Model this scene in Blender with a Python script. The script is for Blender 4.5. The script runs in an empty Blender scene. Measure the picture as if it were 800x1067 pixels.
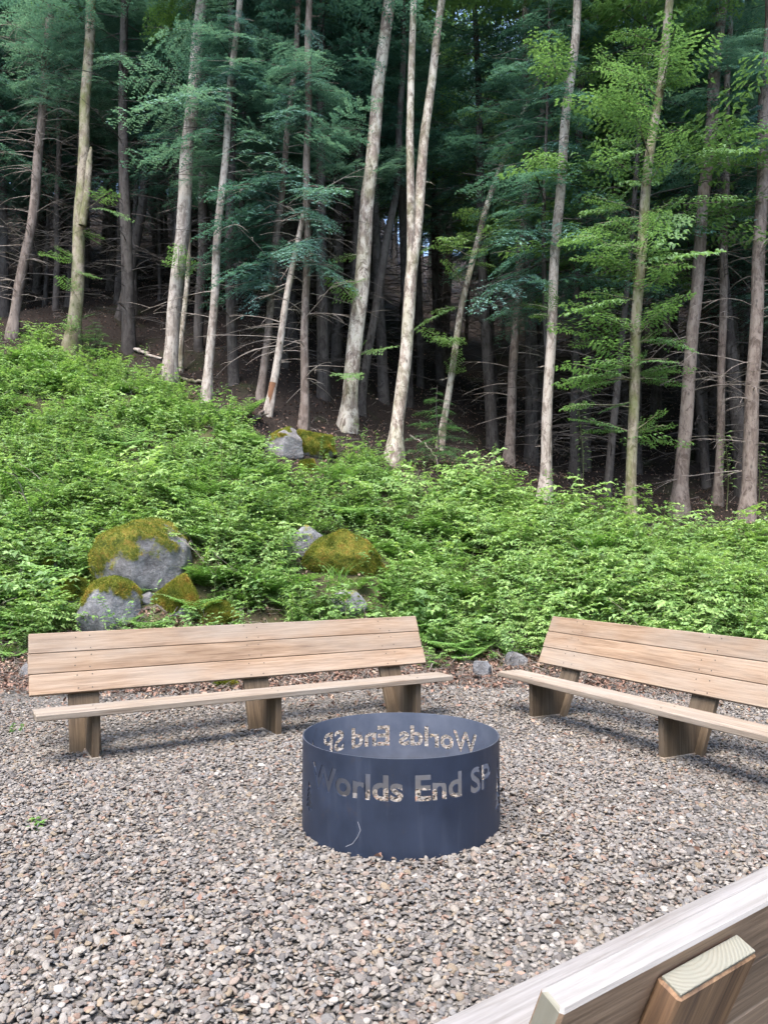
import bpy, math, numpy as np
from mathutils import Vector, noise as mnoise
RNG = np.random.default_rng(7)
sc = bpy.context.scene
COL = sc.collection
R = math.radians
# ------------------------------------------------------------------ camera (fitted to the benches and the ring)
W0, H0, F, PITCH, CAMZ = 800.0, 1067.0, 779.0, R(3.37), 1.55
cam = bpy.data.cameras.new('camera'); cam_o = bpy.data.objects.new('camera', cam); COL.objects.link(cam_o)
cam.sensor_fit = 'HORIZONTAL'; cam.sensor_width = 36; cam.lens = 36 * F / W0
cam.clip_end = 2000; cam.clip_start = .05
cam_o.location = (0, 0, CAMZ); cam_o.rotation_euler = (R(90) + PITCH, 0, 0)
sc.camera = cam_o
CP, SP = math.cos(PITCH), math.sin(PITCH)
def ray(px, py):
    a = (px - W0 / 2) / F; b = -(py - H0 / 2) / F
    return np.array([a, CP - b * SP, SP + b * CP])
def at(px, py, y):
    d = ray(px, py); return np.array([0, 0, CAMZ]) + d * (y / d[1])
# ------------------------------------------------------------------ terrain
def sstep(a, b, x):
    t = np.clip((x - a) / (b - a), 0, 1); return t * t * (3 - 2 * t)
def tz(x, y):
    x = np.asarray(x, float); y = np.asarray(y, float)
    m = .68 - .34 * sstep(-5.5, 6.5, x)
    u = y - 10.1 - .25 * np.sin(x * .9 + 1) - .12 * np.sin(x * 2.3)
    s = np.logaddexp(0, u * 2.2) / 2.2
    far = np.maximum(s - 13, 0)
    z = m * (s - far) + far * (.38 + .22 * m)
    w = sstep(.3, 2.5, u)
    z = z + w * (.10 * np.sin(x * 1.3 + y * .7) * np.cos(y * 1.1 - x * .4) + .05 * np.sin(x * 3.1 - y * 2.3) + .03 * np.sin(x * 5.7 + y * 4.9))
    return np.minimum(z, 80 + .02 * s)
def hit(px, py, zoff=0.0):
    d = ray(px, py); d = d / d[1]
    for y in np.arange(2.0, 60, .03):
        p = np.array([0, 0, CAMZ]) + d * y
        if p[2] <= tz(p[0], p[1]) + zoff:
            p[2] = tz(p[0], p[1]); return p
    return p
# ------------------------------------------------------------------ mesh buffer
class Buf:
    def __init__(s): s.v, s.f, s.m, s.t, s.n = [], [], [], [], 0
    def add(s, V, Q, mat=0, tone=.5):
        V = np.asarray(V, float).reshape(-1, 3); Q = np.asarray(Q, int).reshape(-1, 4)
        s.v.append(V); s.f.append(Q + s.n); s.m.append(np.full(len(Q), mat)); s.n += len(V)
        s.t.append(np.broadcast_to(np.asarray(tone, float), (len(V),)))
    def arr(s): return np.concatenate(s.v), np.concatenate(s.f), np.concatenate(s.m), np.concatenate(s.t)
def mesh_from(name, V, Q, mats, mi=None, tone=None, smooth=False):
    me = bpy.data.meshes.new(name); nq = len(Q)
    me.vertices.add(len(V)); me.vertices.foreach_set('co', np.asarray(V, np.float32).ravel())
    me.loops.add(nq * 4); me.loops.foreach_set('vertex_index', np.asarray(Q, np.int32).ravel())
    me.polygons.add(nq); me.polygons.foreach_set('loop_start', np.arange(0, nq * 4, 4, dtype=np.int32))
    if mi is not None: me.polygons.foreach_set('material_index', np.asarray(mi, np.int32))
    me.polygons.foreach_set('use_smooth', np.full(nq, smooth))
    for m in mats: me.materials.append(m)
    if tone is not None:
        a = me.attributes.new('tone', 'FLOAT', 'POINT'); a.data.foreach_set('value', np.asarray(tone, np.float32))
    me.update(calc_edges=True); me.validate(clean_customdata=False)
    return me
def mesh_of(name, buf, mats, smooth=False):
    V, Q, M, T = buf.arr(); return mesh_from(name, V, Q, mats, M, T, smooth)
def link(name, me, parent=None, loc=None):
    o = bpy.data.objects.new(name, me); COL.objects.link(o)
    if parent: o.parent = parent
    if loc is not None: o.location = [float(c) for c in loc]
    return o
def tag(o, label=None, cat=None, group=None, kind=None):
    for k, v in (('label', label), ('category', cat), ('group', group), ('kind', kind)):
        if v: o[k] = v
    return o
def root(name, loc, label, cat, group=None, rz=0):
    o = link(name, None, None, loc); o.rotation_euler = (0, 0, rz); o.empty_display_size = .2
    return tag(o, label, cat, group)
def tube(buf, P, Rr, n=8, wob=0.0, mat=0, seed=0, tone=.5, flare=0.0):
    P = np.asarray(P, float); Rr = np.asarray(Rr, float); k = len(P)
    T = np.gradient(P, axis=0); T /= np.linalg.norm(T, axis=1)[:, None] + 1e-9
    ref = np.array([0, 1, 0]) if abs(T[:, 1]).mean() < .7 else np.array([1, 0, 0])
    U = np.cross(ref, T); U /= np.linalg.norm(U, axis=1)[:, None]; Vv = np.cross(T, U)
    th = np.linspace(0, 2 * np.pi, n, endpoint=False)
    rad = Rr[:, None] * np.ones(n)[None]
    if wob:
        r = np.random.default_rng(seed); a = r.uniform(0, 6.28, 5)
        zz = np.linspace(0, 1, k)[:, None] * k * .55
        rad = rad * (1 + wob * (np.sin(2 * th + a[0] + zz * .3) + .7 * np.sin(3 * th + a[1] - zz * .5) + .6 * np.sin(zz * 2 + a[2]) * np.sin(th + a[3])) + r.normal(0, wob * .35, (k, n)))
    if flare:
        r = np.random.default_rng(seed + 5); a = r.uniform(0, 6.28)
        hh = np.exp(-np.maximum(P[:, 2] - P[0, 2] - .5, 0) / .22)[:, None]
        rad = rad * (1 + flare * hh * (1 + .6 * np.sin(4 * th + a) + .3 * np.sin(7 * th)))
    V = P[:, None] + rad[..., None] * (np.cos(th)[None, :, None] * U[:, None] + np.sin(th)[None, :, None] * Vv[:, None])
    i = np.arange(k - 1)[:, None] * n; j = np.arange(n)[None]; j2 = (j + 1) % n
    Q = np.stack([i + j, i + j2, i + n + j2, i + n + j], -1)
    buf.add(V, Q, mat, tone)
def boxbuf(buf, c, s, rot=None, mat=0, bev=.004, top=None):
    """box with chamfered edges, centre c, size s, optional 3x3 rotation"""
    sx, sy, sz = [q / 2 for q in s]; b = min(bev, sx * .4, sy * .4, sz * .4)
    V, Q = [], []
    rings = [(-sz, b), (-sz + b, 0), (sz - b, 0), (sz, b)]
    for z, ins in rings:
        x, y = sx - ins, sy - ins
        for px, py in ((-x + b, -y), (x - b, -y), (x, -y + b), (x, y - b), (x - b, y), (-x + b, y), (-x, y - b), (-x, -y + b)): V.append((px, py, z))
    for k in range(3):
        for j in range(8): Q.append((k * 8 + j, k * 8 + (j + 1) % 8, k * 8 + 8 + (j + 1) % 8, k * 8 + 8 + j))
    t = 24
    Q += [(0 + t, 1 + t, 2 + t, 7 + t), (7 + t, 2 + t, 3 + t, 6 + t), (6 + t, 3 + t, 4 + t, 5 + t), (7, 2, 1, 0), (6, 3, 2, 7), (5, 4, 3, 6)]
    V = np.array(V)
    if rot is not None: V = V @ np.asarray(rot).T
    buf.add(V + np.asarray(c), Q, mat)
    if top is not None: mm = buf.m[-1].copy(); mm[16:27] = top; mm[[2, 10, 18]] = 3; buf.m[-1] = mm
# ------------------------------------------------------------------ materials
def newmat(name):
    m = bpy.data.materials.new(name); m.use_nodes = True; nt = m.node_tree; nt.nodes.clear(); return m, nt
class NT:
    def __init__(s, nt): s.nt = nt; s.out = s.n('ShaderNodeOutputMaterial')
    def n(s, t, **kw):
        nd = s.nt.nodes.new(t)
        for k, v in kw.items(): setattr(nd, k, v)
        return nd
    def put(s, sock, v):
        if isinstance(v, bpy.types.NodeSocket): s.nt.links.new(v, sock)
        elif v is not None: sock.default_value = v
    def coord(s, kind='Object', scale=(1, 1, 1), loc=(0, 0, 0)):
        tc = s.n('ShaderNodeTexCoord'); mp = s.n('ShaderNodeMapping'); s.put(mp.inputs['Vector'], tc.outputs[kind]); mp.inputs['Scale'].default_value = scale; s.put(mp.inputs['Location'], loc); return mp.outputs[0]
    def noise(s, vec, scale, detail=4, rough=.6, dist=0):
        nd = s.n('ShaderNodeTexNoise'); s.put(nd.inputs['Vector'], vec); nd.inputs['Scale'].default_value = scale; nd.inputs['Detail'].default_value = detail; nd.inputs['Roughness'].default_value = rough; nd.inputs['Distortion'].default_value = dist; return nd.outputs['Fac']
    def voro(s, vec, scale, out='Distance', feature='F1'):
        nd = s.n('ShaderNodeTexVoronoi'); nd.feature = feature; s.put(nd.inputs['Vector'], vec); nd.inputs['Scale'].default_value = scale; return nd.outputs[out]
    def ramp(s, fac, stops, interp='LINEAR'):
        nd = s.n('ShaderNodeValToRGB'); s.put(nd.inputs[0], fac); e = nd.color_ramp.elements; nd.color_ramp.interpolation = interp
        while len(e) < len(stops): e.new(.5)
        for el, (p, c) in zip(e, stops):
            el.position = p; el.color = (c, c, c, 1) if not hasattr(c, '__len__') else (*c, 1)
        return nd.outputs[0]
    def mix(s, fac, a, b, mode='MIX'):
        nd = s.n('ShaderNodeMix', data_type='RGBA', blend_type=mode); s.put(nd.inputs[0], fac)
        for sock, v in ((nd.inputs[6], a), (nd.inputs[7], b)):
            if isinstance(v, tuple) and len(v) == 3: v = (*v, 1)
            s.put(sock, v)
        return nd.outputs[2]
    def math(s, op, a, b=None, clamp=False):
        nd = s.n('ShaderNodeMath', operation=op, use_clamp=clamp); s.put(nd.inputs[0], a)
        if b is not None: s.put(nd.inputs[1], b)
        return nd.outputs[0]
    def bump(s, h, strength=.5, dist=.02):
        nd = s.n('ShaderNodeBump'); s.put(nd.inputs['Height'], h); nd.inputs['Strength'].default_value = strength; nd.inputs['Distance'].default_value = dist; return nd.outputs[0]
    def attr(s, name): nd = s.n('ShaderNodeAttribute'); nd.attribute_name = name; return nd.outputs['Fac']
    def rnd(s): return s.n('ShaderNodeObjectInfo').outputs['Random']
    def bsdf(s, col, rough=.8, normal=None, spec=.3, metal=0):
        nd = s.n('ShaderNodeBsdfPrincipled'); 
        if isinstance(col, tuple): col = (*col, 1)
        s.put(nd.inputs['Base Color'], col); s.put(nd.inputs['Roughness'], rough); s.put(nd.inputs['Normal'], normal); s.put(nd.inputs['Specular IOR Level'], spec); s.put(nd.inputs['Metallic'], metal); return nd.outputs[0]
    def surf(s, sh): s.nt.links.new(sh, s.out.inputs['Surface'])

def mat_leaf(name, dark, mid, light, trans=.42, rough=.5, spec=.35, rndw=.45):
    m, nt = newmat(name); N = NT(nt)
    t = N.math('ADD', N.math('MULTIPLY', N.attr('tone'), 1 - rndw), N.math('MULTIPLY', N.rnd(), rndw))
    c = N.ramp(t, [(.1, dark), (.5, mid), (.92, light)])
    c2 = N.mix(1.0, c, (1.12, 1.18, .72), 'MULTIPLY')
    tr = N.n('ShaderNodeBsdfTranslucent'); N.put(tr.inputs[0], c2)
    mx = N.n('ShaderNodeMixShader'); mx.inputs[0].default_value = trans
    nt.links.new(N.bsdf(c, rough, None, spec), mx.inputs[1]); nt.links.new(tr.outputs[0], mx.inputs[2]); N.surf(mx.outputs[0]); return m
M_UNDER = mat_leaf('leaf_undergrowth', (0.0970, 0.1814, 0.0508), (0.2072, 0.3385, 0.1016), (0.3496, 0.4836, 0.1669))
M_UNDER2 = mat_leaf('leaf_bramble', (0.1038, 0.1905, 0.0616), (0.2019, 0.3361, 0.1171), (0.3346, 0.4705, 0.1972))
M_FERN = mat_leaf('leaf_fern', (.08, .17, .045), (.15, .29, .07), (.22, .38, .11))
M_HEML = mat_leaf('needle_hemlock', (0.0464, 0.1098, 0.1025), (0.0915, 0.1952, 0.1732), (0.1708, 0.2867, 0.2379), trans=.35)
M_HEMY = mat_leaf('needle_light', (.035, .085, .045), (.06, .14, .06), (.10, .20, .075), trans=.3)
M_BEECH = mat_leaf('leaf_beech', (0.0882, 0.1646, 0.0647), (0.1470, 0.2587, 0.1000), (0.2234, 0.3528, 0.1411), trans=.45)
M_STEM, nt_ = newmat('green_stem'); _N = NT(nt_); _N.surf(_N.bsdf((.10, .12, .045), .7))

def mat_bark(name, dark, mid, pale, patch=.45, moss=0.0, zs=.10, bumps=.9):
    m, nt = newmat(name); N = NT(nt)
    oi = N.rnd(); comb = N.n('ShaderNodeCombineXYZ')
    for k in range(3): N.put(comb.inputs[k], N.math('MULTIPLY', oi, 37.0 + 11 * k))
    v = N.coord('Object', (1, 1, zs), comb.outputs[0]); v1 = N.coord('Object', (1, 1, .55), comb.outputs[0])
    n1 = N.noise(v, 20, 6, .7, .4); n2 = N.noise(v1, 6.5, 6, .72, .4); n3 = N.noise(v1, 1.3, 4, .6)
    c = N.mix(N.ramp(n1, [(.33, 0.0), (.66, 1.0)]), dark, mid)
    pm = N.ramp(N.math('ADD', N.math('MULTIPLY', n2, .6), N.math('MULTIPLY', n3, .4)), [(.45, 0.0), (.54, 1.0)])
    c = N.mix(N.math('MULTIPLY', pm, patch), c, pale)
    dk = N.ramp(N.noise(v1, 4.5, 6, .75, 1.0), [(.52, 0.0), (.60, 1.0)]); c = N.mix(N.math('MULTIPLY', dk, .9), c, dark)
    spots = N.ramp(N.voro(v1, 5.5), [(.08, 1.0), (.2, 0.0)])
    c = N.mix(N.math('MULTIPLY', spots, .7), c, (.05, .042, .036))
    if moss:
        mm = N.ramp(N.noise(v1, 3.2, 5, .6), [(.5 - .1 * moss, 0.0), (.66, 1.0)])
        c = N.mix(N.math('MULTIPLY', mm, moss), c, (.11, .13, .035))
    h = N.math('ADD', N.math('MULTIPLY', n1, .7), N.math('MULTIPLY', n2, .5))
    N.surf(N.bsdf(c, .9, N.bump(h, bumps, .03), .15)); return m
B_PALE = mat_bark('bark_pale', (0.1507, 0.1211, 0.1004), (0.3184, 0.2696, 0.2306), (0.4861, 0.4340, 0.3771), .55)
B_MOTTLE = mat_bark('bark_mottled', (0.1200, 0.0906, 0.0739), (0.3044, 0.2451, 0.2005), (0.5533, 0.4985, 0.4190), .75, .35)
B_MOSSY = mat_bark('bark_mossy', (0.0910, 0.0708, 0.0517), (0.1972, 0.1633, 0.1171), (0.3490, 0.3040, 0.2398), .6, .75)
B_HEM = mat_bark('bark_hemlock', (0.0790, 0.0590, 0.0489), (0.1848, 0.1460, 0.1226), (0.2777, 0.2340, 0.2024), .45)
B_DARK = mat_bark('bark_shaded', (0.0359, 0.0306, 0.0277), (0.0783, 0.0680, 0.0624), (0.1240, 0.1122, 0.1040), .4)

def mat_wood(name, axis, dark, mid, light, grey=.3, greycol=(.33, .31, .30)):
    m, nt = newmat(name); N = NT(nt)
    s = [1, 1, 1]; s[axis] = .045
    comb = N.n('ShaderNodeCombineXYZ'); oi = N.rnd()
    for k in range(3): N.put(comb.inputs[k], N.math('MULTIPLY', oi, 53.0 + 17 * k))
    v = N.coord('Object', tuple(s), comb.outputs[0]); s2 = [1, 1, 1]; s2[axis] = .3
    v2 = N.coord('Object', tuple(s2), comb.outputs[0])
    g = N.noise(v, 70, 5, .6, .6); g2 = N.noise(v, 14, 4, .6, 1.2); b = N.noise(v2, 2.4, 4, .6)
    c = N.ramp(N.math('ADD', N.math('MULTIPLY', g, .5), N.math('MULTIPLY', g2, .5)), [(.36, dark), (.5, mid), (.64, light)])
    ck = N.ramp(N.noise(v, 26, 3, .5, .8), [(.60, 0.0), (.66, 1.0)]); c = N.mix(N.math('MULTIPLY', ck, .3), c, dark)
    c = N.mix(N.math('MULTIPLY', N.ramp(b, [(.42, 0.0), (.68, 1.0)]), grey), c, greycol)
    kn = N.voro(v2, 3.1); ring = N.ramp(kn, [(.03, 1.0), (.085, .35), (.14, 0.0)])
    sel = N.ramp(N.voro(v2, 3.1, 'Color'), [(.62, 0.0), (.66, 1.0)])
    c = N.mix(N.math('MULTIPLY', N.math('MULTIPLY', ring, sel), .75), c, (.085, .045, .025))
    st = N.ramp(N.noise(v2, 4.5, 5, .65), [(.52, 0.0), (.68, 1.0)])
    c = N.mix(N.math('MULTIPLY', st, .2), c, (.10, .075, .06))
    tint = N.math('ADD', N.math('MULTIPLY', oi, .3), .84)
    cm = N.n('ShaderNodeCombineXYZ'); [N.put(cm.inputs[k], tint) for k in range(3)]
    c = N.mix(1.0, c, cm.outputs[0], 'MULTIPLY')
    N.surf(N.bsdf(c, .78, N.bump(N.math('ADD', g, N.math('MULTIPLY', g2, .5)), .35, .006), .25)); return m
W_BACK = mat_wood('wood_back_board', 0, (0.1424, 0.0899, 0.0566), (0.2401, 0.1636, 0.1084), (0.3153, 0.2286, 0.1588), .6, (0.2707, 0.2398, 0.2027))
W_SEAT = mat_wood('wood_seat', 0, (0.1175, 0.0859, 0.0635), (0.2025, 0.1608, 0.1211), (0.2796, 0.2322, 0.1845), .6, (0.2428, 0.2255, 0.2010))
W_LEG = mat_wood('wood_leg', 2, (0.0420, 0.0278, 0.0168), (0.0877, 0.0616, 0.0384), (0.1333, 0.0998, 0.0646), .4, (0.0992, 0.0824, 0.0646))  # shade under the seats is put into this darkened wood colour
W_OLDTOP = mat_wood('wood_weathered_top', 0, (0.1312, 0.1201, 0.1063), (0.2056, 0.1942, 0.1839), (0.2708, 0.2564, 0.2442), .6, (0.2139, 0.2095, 0.2193))
W_RAW = mat_wood('wood_dark_stained', 2, (0.0517, 0.0276, 0.0149), (0.1472, 0.0816, 0.0414), (0.2932, 0.1725, 0.0897), .15)
W_BACKSIDE = mat_wood('wood_back_treated', 0, (0.1295, 0.0828, 0.0541), (0.2461, 0.1673, 0.1132), (0.3756, 0.2574, 0.1746), .3, (0.2930, 0.2284, 0.1710))  # old brown treated timber of the near bench back boards
def mat_endgrain():
    m, nt = newmat('wood_end_grain'); N = NT(nt)
    v = N.coord('Object', (1, 1, 1)); w = N.n('ShaderNodeTexWave', wave_type='RINGS', rings_direction='Z'); N.put(w.inputs['Vector'], N.coord('Object', (1, 1, 0), (-.03, .10, 0)))
    w.inputs['Scale'].default_value = 42; w.inputs['Distortion'].default_value = 2.2; w.inputs['Detail'].default_value = 3; w.inputs['Detail Scale'].default_value = 1.2
    c = N.ramp(w.outputs['Fac'], [(.0, (.165, .15, .115)), (.3, (.198, .182, .142)), (1, (.215, .20, .16))])
    c = N.mix(N.math('MULTIPLY', N.noise(v, 25, 5), .7), c, (.15, .16, .135))
    N.surf(N.bsdf(c, .85, N.bump(w.outputs['Fac'], .25, .004))); return m
W_END = mat_endgrain()
def simple(name, col, rough=.6, metal=0, spec=.3, var=.25, scale=20):
    m, nt = newmat(name); N = NT(nt); v = N.coord('Object')
    c = N.mix(N.math('MULTIPLY', N.noise(v, scale, 5), var), tuple(col), tuple(q * .45 for q in col))
    N.surf(N.bsdf(c, rough, N.bump(N.noise(v, scale * 4, 3), .12, .005), spec, metal)); return m
M_SCREW = simple('screw_head', (.09, .075, .065), .5, .6)
def mat_ring(name='painted_steel', ca=(.0085, .0145, .031), cb=(.016, .025, .050), ro=.45):
    m, nt = newmat(name); N = NT(nt); v = N.coord('Object')
    n = N.noise(v, 5, 5, .6); n2 = N.noise(N.coord('Object', (1, 1, .12)), 16, 4, .6)
    c = N.mix(N.ramp(n, [(.35, 0.0), (.7, 1.0)]), ca, cb)
    c = N.mix(N.math('MULTIPLY', N.ramp(n2, [(.55, 0.0), (.8, 1.0)]), .35), c, (.06, .07, .10))
    sp = N.ramp(N.noise(v, 60, 4, .7), [(.68, 0.0), (.78, 1.0)])
    c = N.mix(N.math('MULTIPLY', sp, .4), c, (.2, .19, .19))
    zc = N.n('ShaderNodeSeparateXYZ'); N.put(zc.inputs[0], v)
    if ro > .5: c = N.mix(N.math('MULTIPLY', N.ramp(N.math('ADD', zc.outputs[2], N.math('MULTIPLY', n, .3)), [(.15, 1.0), (.42, 0.0)]), .8), c, (.10, .095, .09))  # inner wall only: ashy foot, its paleness also painting light bounced off the gravel
    ru = N.ramp(N.noise(v, 11, 6, .75), [(.60, 0.0), (.70, 1.0)]); c = N.mix(N.math('MULTIPLY', ru, .35), c, (.045, .030, .024))
    N.surf(N.bsdf(c, N.ramp(n, [(.3, ro), (.7, ro + .15)]), N.bump(N.noise(v, 90, 2), .05, .003), .5)); return m
M_RING = mat_ring()
M_INNER = mat_ring('heat_dulled_skylit_steel', (0.0510, 0.0646, 0.0986), (0.0986, 0.1122, 0.1496), .65)  # heat-dulled inside, colour lightened further to stand for sky light on it
M_RIM = simple('worn_rim', (.10, .11, .14), .5, .3, var=.9, scale=9)
M_ASH = simple('soot', (.03, .03, .035), .9)
M_SCRATCH = simple('bare_scratch', (.33, .34, .38), .6)

def mat_stone():
    m, nt = newmat('pebble'); N = NT(nt); r = N.rnd(); v = N.coord('Object')
    G = [(0.069, 0.064, 0.063), (0.133, 0.118, 0.106), (0.169, 0.147, 0.124), (0.149, 0.137, 0.128), (0.198, 0.177, 0.153), (0.16, 0.128, 0.105), (0.129, 0.125, 0.123), (0.225, 0.202, 0.177), (0.178, 0.137, 0.111), (0.108, 0.095, 0.087), (0.19, 0.164, 0.134), (0.141, 0.135, 0.131), (0.281, 0.259, 0.232), (0.169, 0.108, 0.079), (0.198, 0.151, 0.101), (0.16, 0.145, 0.125), (0.145, 0.131, 0.118), (0.178, 0.161, 0.144), (0.209, 0.188, 0.17), (0.133, 0.12, 0.111)]
    st = [((i + .0) / len(G), g) for i, g in enumerate(G)]
    c = N.ramp(r, st, 'CONSTANT')
    c = N.mix(N.math('MULTIPLY', N.noise(v, 1.6, 4, .65), .5), c, (.115, .105, .095))
    h = N.math('FRACT', N.math('MULTIPLY', r, 71.3))
    cm = N.n('ShaderNodeCombineXYZ'); tv = N.math('ADD', N.math('MULTIPLY', h, .45), .80)
    for k in range(3): N.put(cm.inputs[k], tv)
    c = N.mix(1.0, c, cm.outputs[0], 'MULTIPLY')
    N.surf(N.bsdf(c, .75, N.bump(N.noise(v, 6, 3), .25, .1), .3)); return m
M_STONE = mat_stone()
def mat_ground():
    m, nt = newmat('ground_soil'); N = NT(nt); v = N.coord('Object')
    a = N.attr('zone')   # 0 gravel pad, 1 planted bank, 2 forest floor
    n1 = N.noise(v, 3.0, 6, .65); n2 = N.noise(v, 22, 6, .7); n3 = N.noise(v, .7, 4)
    grav = N.ramp(N.noise(v, 60, 4, .7), [(.3, (.06, .056, .051)), (.7, (.155, .145, .132))])
    bank = N.mix(N.ramp(n1, [(.35, 0.0), (.65, 1.0)]), (.05, .042, .028), (.075, .08, .032))
    flo = N.ramp(n2, [(.3, (.011, .009, .008)), (.5, (.026, .020, .017)), (.72, (.055, .041, .033))])
    flo = N.mix(N.ramp(n3, [(.55, 0.0), (.72, .8)]), flo, (.03, .038, .014))
    c = N.mix(N.math('SUBTRACT', a, 0.0, True), grav, bank)
    c = N.mix(N.math('SUBTRACT', a, 1.0, True), c, flo)
    N.surf(N.bsdf(c, .95, N.bump(N.math('ADD', n2, N.noise(v, 60, 3)), .7, .04), .1)); return m
M_GROUND = mat_ground()
def mat_rock():
    m, nt = newmat('mossy_stone'); N = NT(nt); v = N.coord('Object')
    n1 = N.noise(v, 3.5, 6, .65, .3); n2 = N.noise(v, 22, 5, .7)
    hu = N.rnd()
    rc = N.mix(N.ramp(n1, [(.32, 0.0), (.68, 1.0)]), (.06, .062, .068), (.18, .185, .195))
    cr = N.ramp(N.voro(N.coord('Object', (1, 1, 1.6)), 4.5, 'Distance', 'DISTANCE_TO_EDGE'), [(.0, 1.0), (.035, 0.0)]); rc = N.mix(N.math('MULTIPLY', cr, .55), rc, (.03, .03, .032))
    rc = N.mix(N.math('MULTIPLY', N.ramp(N.noise(v, 7, 6, .75), [(.55, 0.0), (.66, 1.0)]), .7), rc, (.27, .275, .28))
    rc = N.mix(N.math('MULTIPLY', hu, .35), rc, (.17, .14, .12))
    rc = N.mix(N.math('MULTIPLY', N.ramp(n2, [(.5, 0.0), (.75, 1.0)]), .5), rc, (.29, .29, .285))
    mo = N.ramp(N.noise(v, 9, 5, .65), [(.30, (.03, .045, .01)), (.43, (.085, .105, .02)), (.54, (.165, .16, .03)), (.66, (.21, .135, .035)), (.78, (.15, .075, .03))])
    mask = N.ramp(N.math('ADD', N.attr('tone'), N.math('MULTIPLY', N.math('SUBTRACT', n2, .5), .5)), [(.42, 0.0), (.56, 1.0)])
    c = N.mix(mask, rc, mo)
    h = N.mix(mask, n2, N.noise(v, 75, 4, .75))
    N.surf(N.bsdf(c, .92, N.bump(h, .8, .035), .12)); return m
M_ROCK = mat_rock()
M_MOSS = mat_leaf('moss_tuft', (0.0695, 0.0944, 0.0172), (0.2008, 0.2202, 0.0358), (0.3089, 0.2045, 0.0501), trans=.25, rough=.9, spec=.1, rndw=.0)
def mat_litter():
    m, nt = newmat('dry_leaf'); N = NT(nt)
    c = N.ramp(N.rnd(), [(0, (.07, .042, .03)), (.4, (.17, .10, .074)), (.75, (.26, .165, .125)), (1, (.33, .25, .19))])
    N.surf(N.bsdf(c, .8, None, .2)); return m
M_LITTER = mat_litter()
M_TWIG = mat_bark('dead_wood', (.12, .095, .08), (.26, .22, .19), (.36, .32, .28), .5)

# ------------------------------------------------------------------ ground sheet
def axis(lo, hi, dlo, dhi, step, grow=1.25):
    a = list(np.arange(dlo, dhi + 1e-6, step)); s = step
    while a[-1] < hi: s *= grow; a.append(a[-1] + s)
    s = step
    while a[0] > lo: s *= grow; a.insert(0, a[0] - s)
    return np.array(a)
gx, gy = axis(-170, 170, -14, 13, .17), axis(-120, 150, 1, 27, .17)
X, Y = np.meshgrid(gx, gy); Z = tz(X, Y)
pts_px = [(-60, 362), (0, 370), (100, 386), (180, 414), (240, 444), (285, 486), (330, 500), (380, 496), (430, 506), (480, 516), (540, 524)]
TL = np.array([hit(a, b)[:2] for a, b in pts_px] + [[3.2, 15.4], [4.6, 15.0], [7, 14.8], [12, 14.8]])
def ytree(x): return np.interp(x, TL[:, 0], TL[:, 1])
u = Y - 9.5 - .25 * np.sin(X * .9 + 1) - .12 * np.sin(X * 2.3)
zone = sstep(-.3, .5, u) + sstep(-.8, .6, Y - ytree(X) + .5 * np.sin(X * 1.7) + .3 * np.sin(X * 4.1 + Y))
zone = np.where(Y < 8, sstep(7, 11, np.abs(X)) * .9, zone)
ny, nx = X.shape; i = np.arange(ny - 1)[:, None] * nx + np.arange(nx - 1)[None]
ground_me = mesh_from('ground', np.stack([X, Y, Z], -1).reshape(-1, 3), np.stack([i, i + 1, i + nx + 1, i + nx], -1).reshape(-1, 4), [M_GROUND], smooth=True)
za = ground_me.attributes.new('zone', 'FLOAT', 'POINT'); za.data.foreach_set('value', zone.ravel().astype(np.float32))
tag(link('ground', ground_me), kind='structure')

# ------------------------------------------------------------------ scatter (only for stuff)
def scatter(name, pts, rots, scl, idx, protos, label, cat):
    c = bpy.data.collections.new(name + '_kinds')
    for k, me in enumerate(protos): c.objects.link(bpy.data.objects.new(f'{name}_kind_{k:02d}', me))
    me = bpy.data.meshes.new(name); n = len(pts)
    me.vertices.add(n); me.vertices.foreach_set('co', np.asarray(pts, np.float32).ravel())
    a = me.attributes.new('rot', 'FLOAT_VECTOR', 'POINT'); a.data.foreach_set('vector', np.asarray(rots, np.float32).ravel())
    scl = np.asarray(scl, np.float32); scl = np.repeat(scl[:, None], 3, 1) if scl.ndim == 1 else scl
    a = me.attributes.new('scl', 'FLOAT_VECTOR', 'POINT'); a.data.foreach_set('vector', scl.ravel())
    a = me.attributes.new('pick', 'INT', 'POINT'); a.data.foreach_set('value', np.asarray(idx, np.int32))
    o = link(name, me); tag(o, label, cat, kind='stuff')
    ng = bpy.data.node_groups.new(name, 'GeometryNodeTree')
    ng.interface.new_socket('Geometry', in_out='INPUT', socket_type='NodeSocketGeometry'); ng.interface.new_socket('Geometry', in_out='OUTPUT', socket_type='NodeSocketGeometry')
    N = ng.nodes; L = ng.links; gi = N.new('NodeGroupInput'); go = N.new('NodeGroupOutput'); ci = N.new('GeometryNodeCollectionInfo'); ip = N.new('GeometryNodeInstanceOnPoints')
    ci.inputs['Collection'].default_value = c; ci.inputs['Separate Children'].default_value = True; ip.inputs['Pick Instance'].default_value = True
    def na(nm, t):
        x = N.new('GeometryNodeInputNamedAttribute'); x.data_type = t; x.inputs['Name'].default_value = nm; return x.outputs[0]
    e2r = N.new('FunctionNodeEulerToRotation'); L.new(na('rot', 'FLOAT_VECTOR'), e2r.inputs[0]); L.new(e2r.outputs[0], ip.inputs['Rotation'])
    L.new(na('scl', 'FLOAT_VECTOR'), ip.inputs['Scale']); L.new(na('pick', 'INT'), ip.inputs['Instance Index'])
    L.new(gi.outputs[0], ip.inputs['Points']); L.new(ci.outputs[0], ip.inputs['Instance']); L.new(ip.outputs[0], go.inputs[0])
    o.modifiers.new('scatter', 'NODES').node_group = ng
    return o

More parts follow.
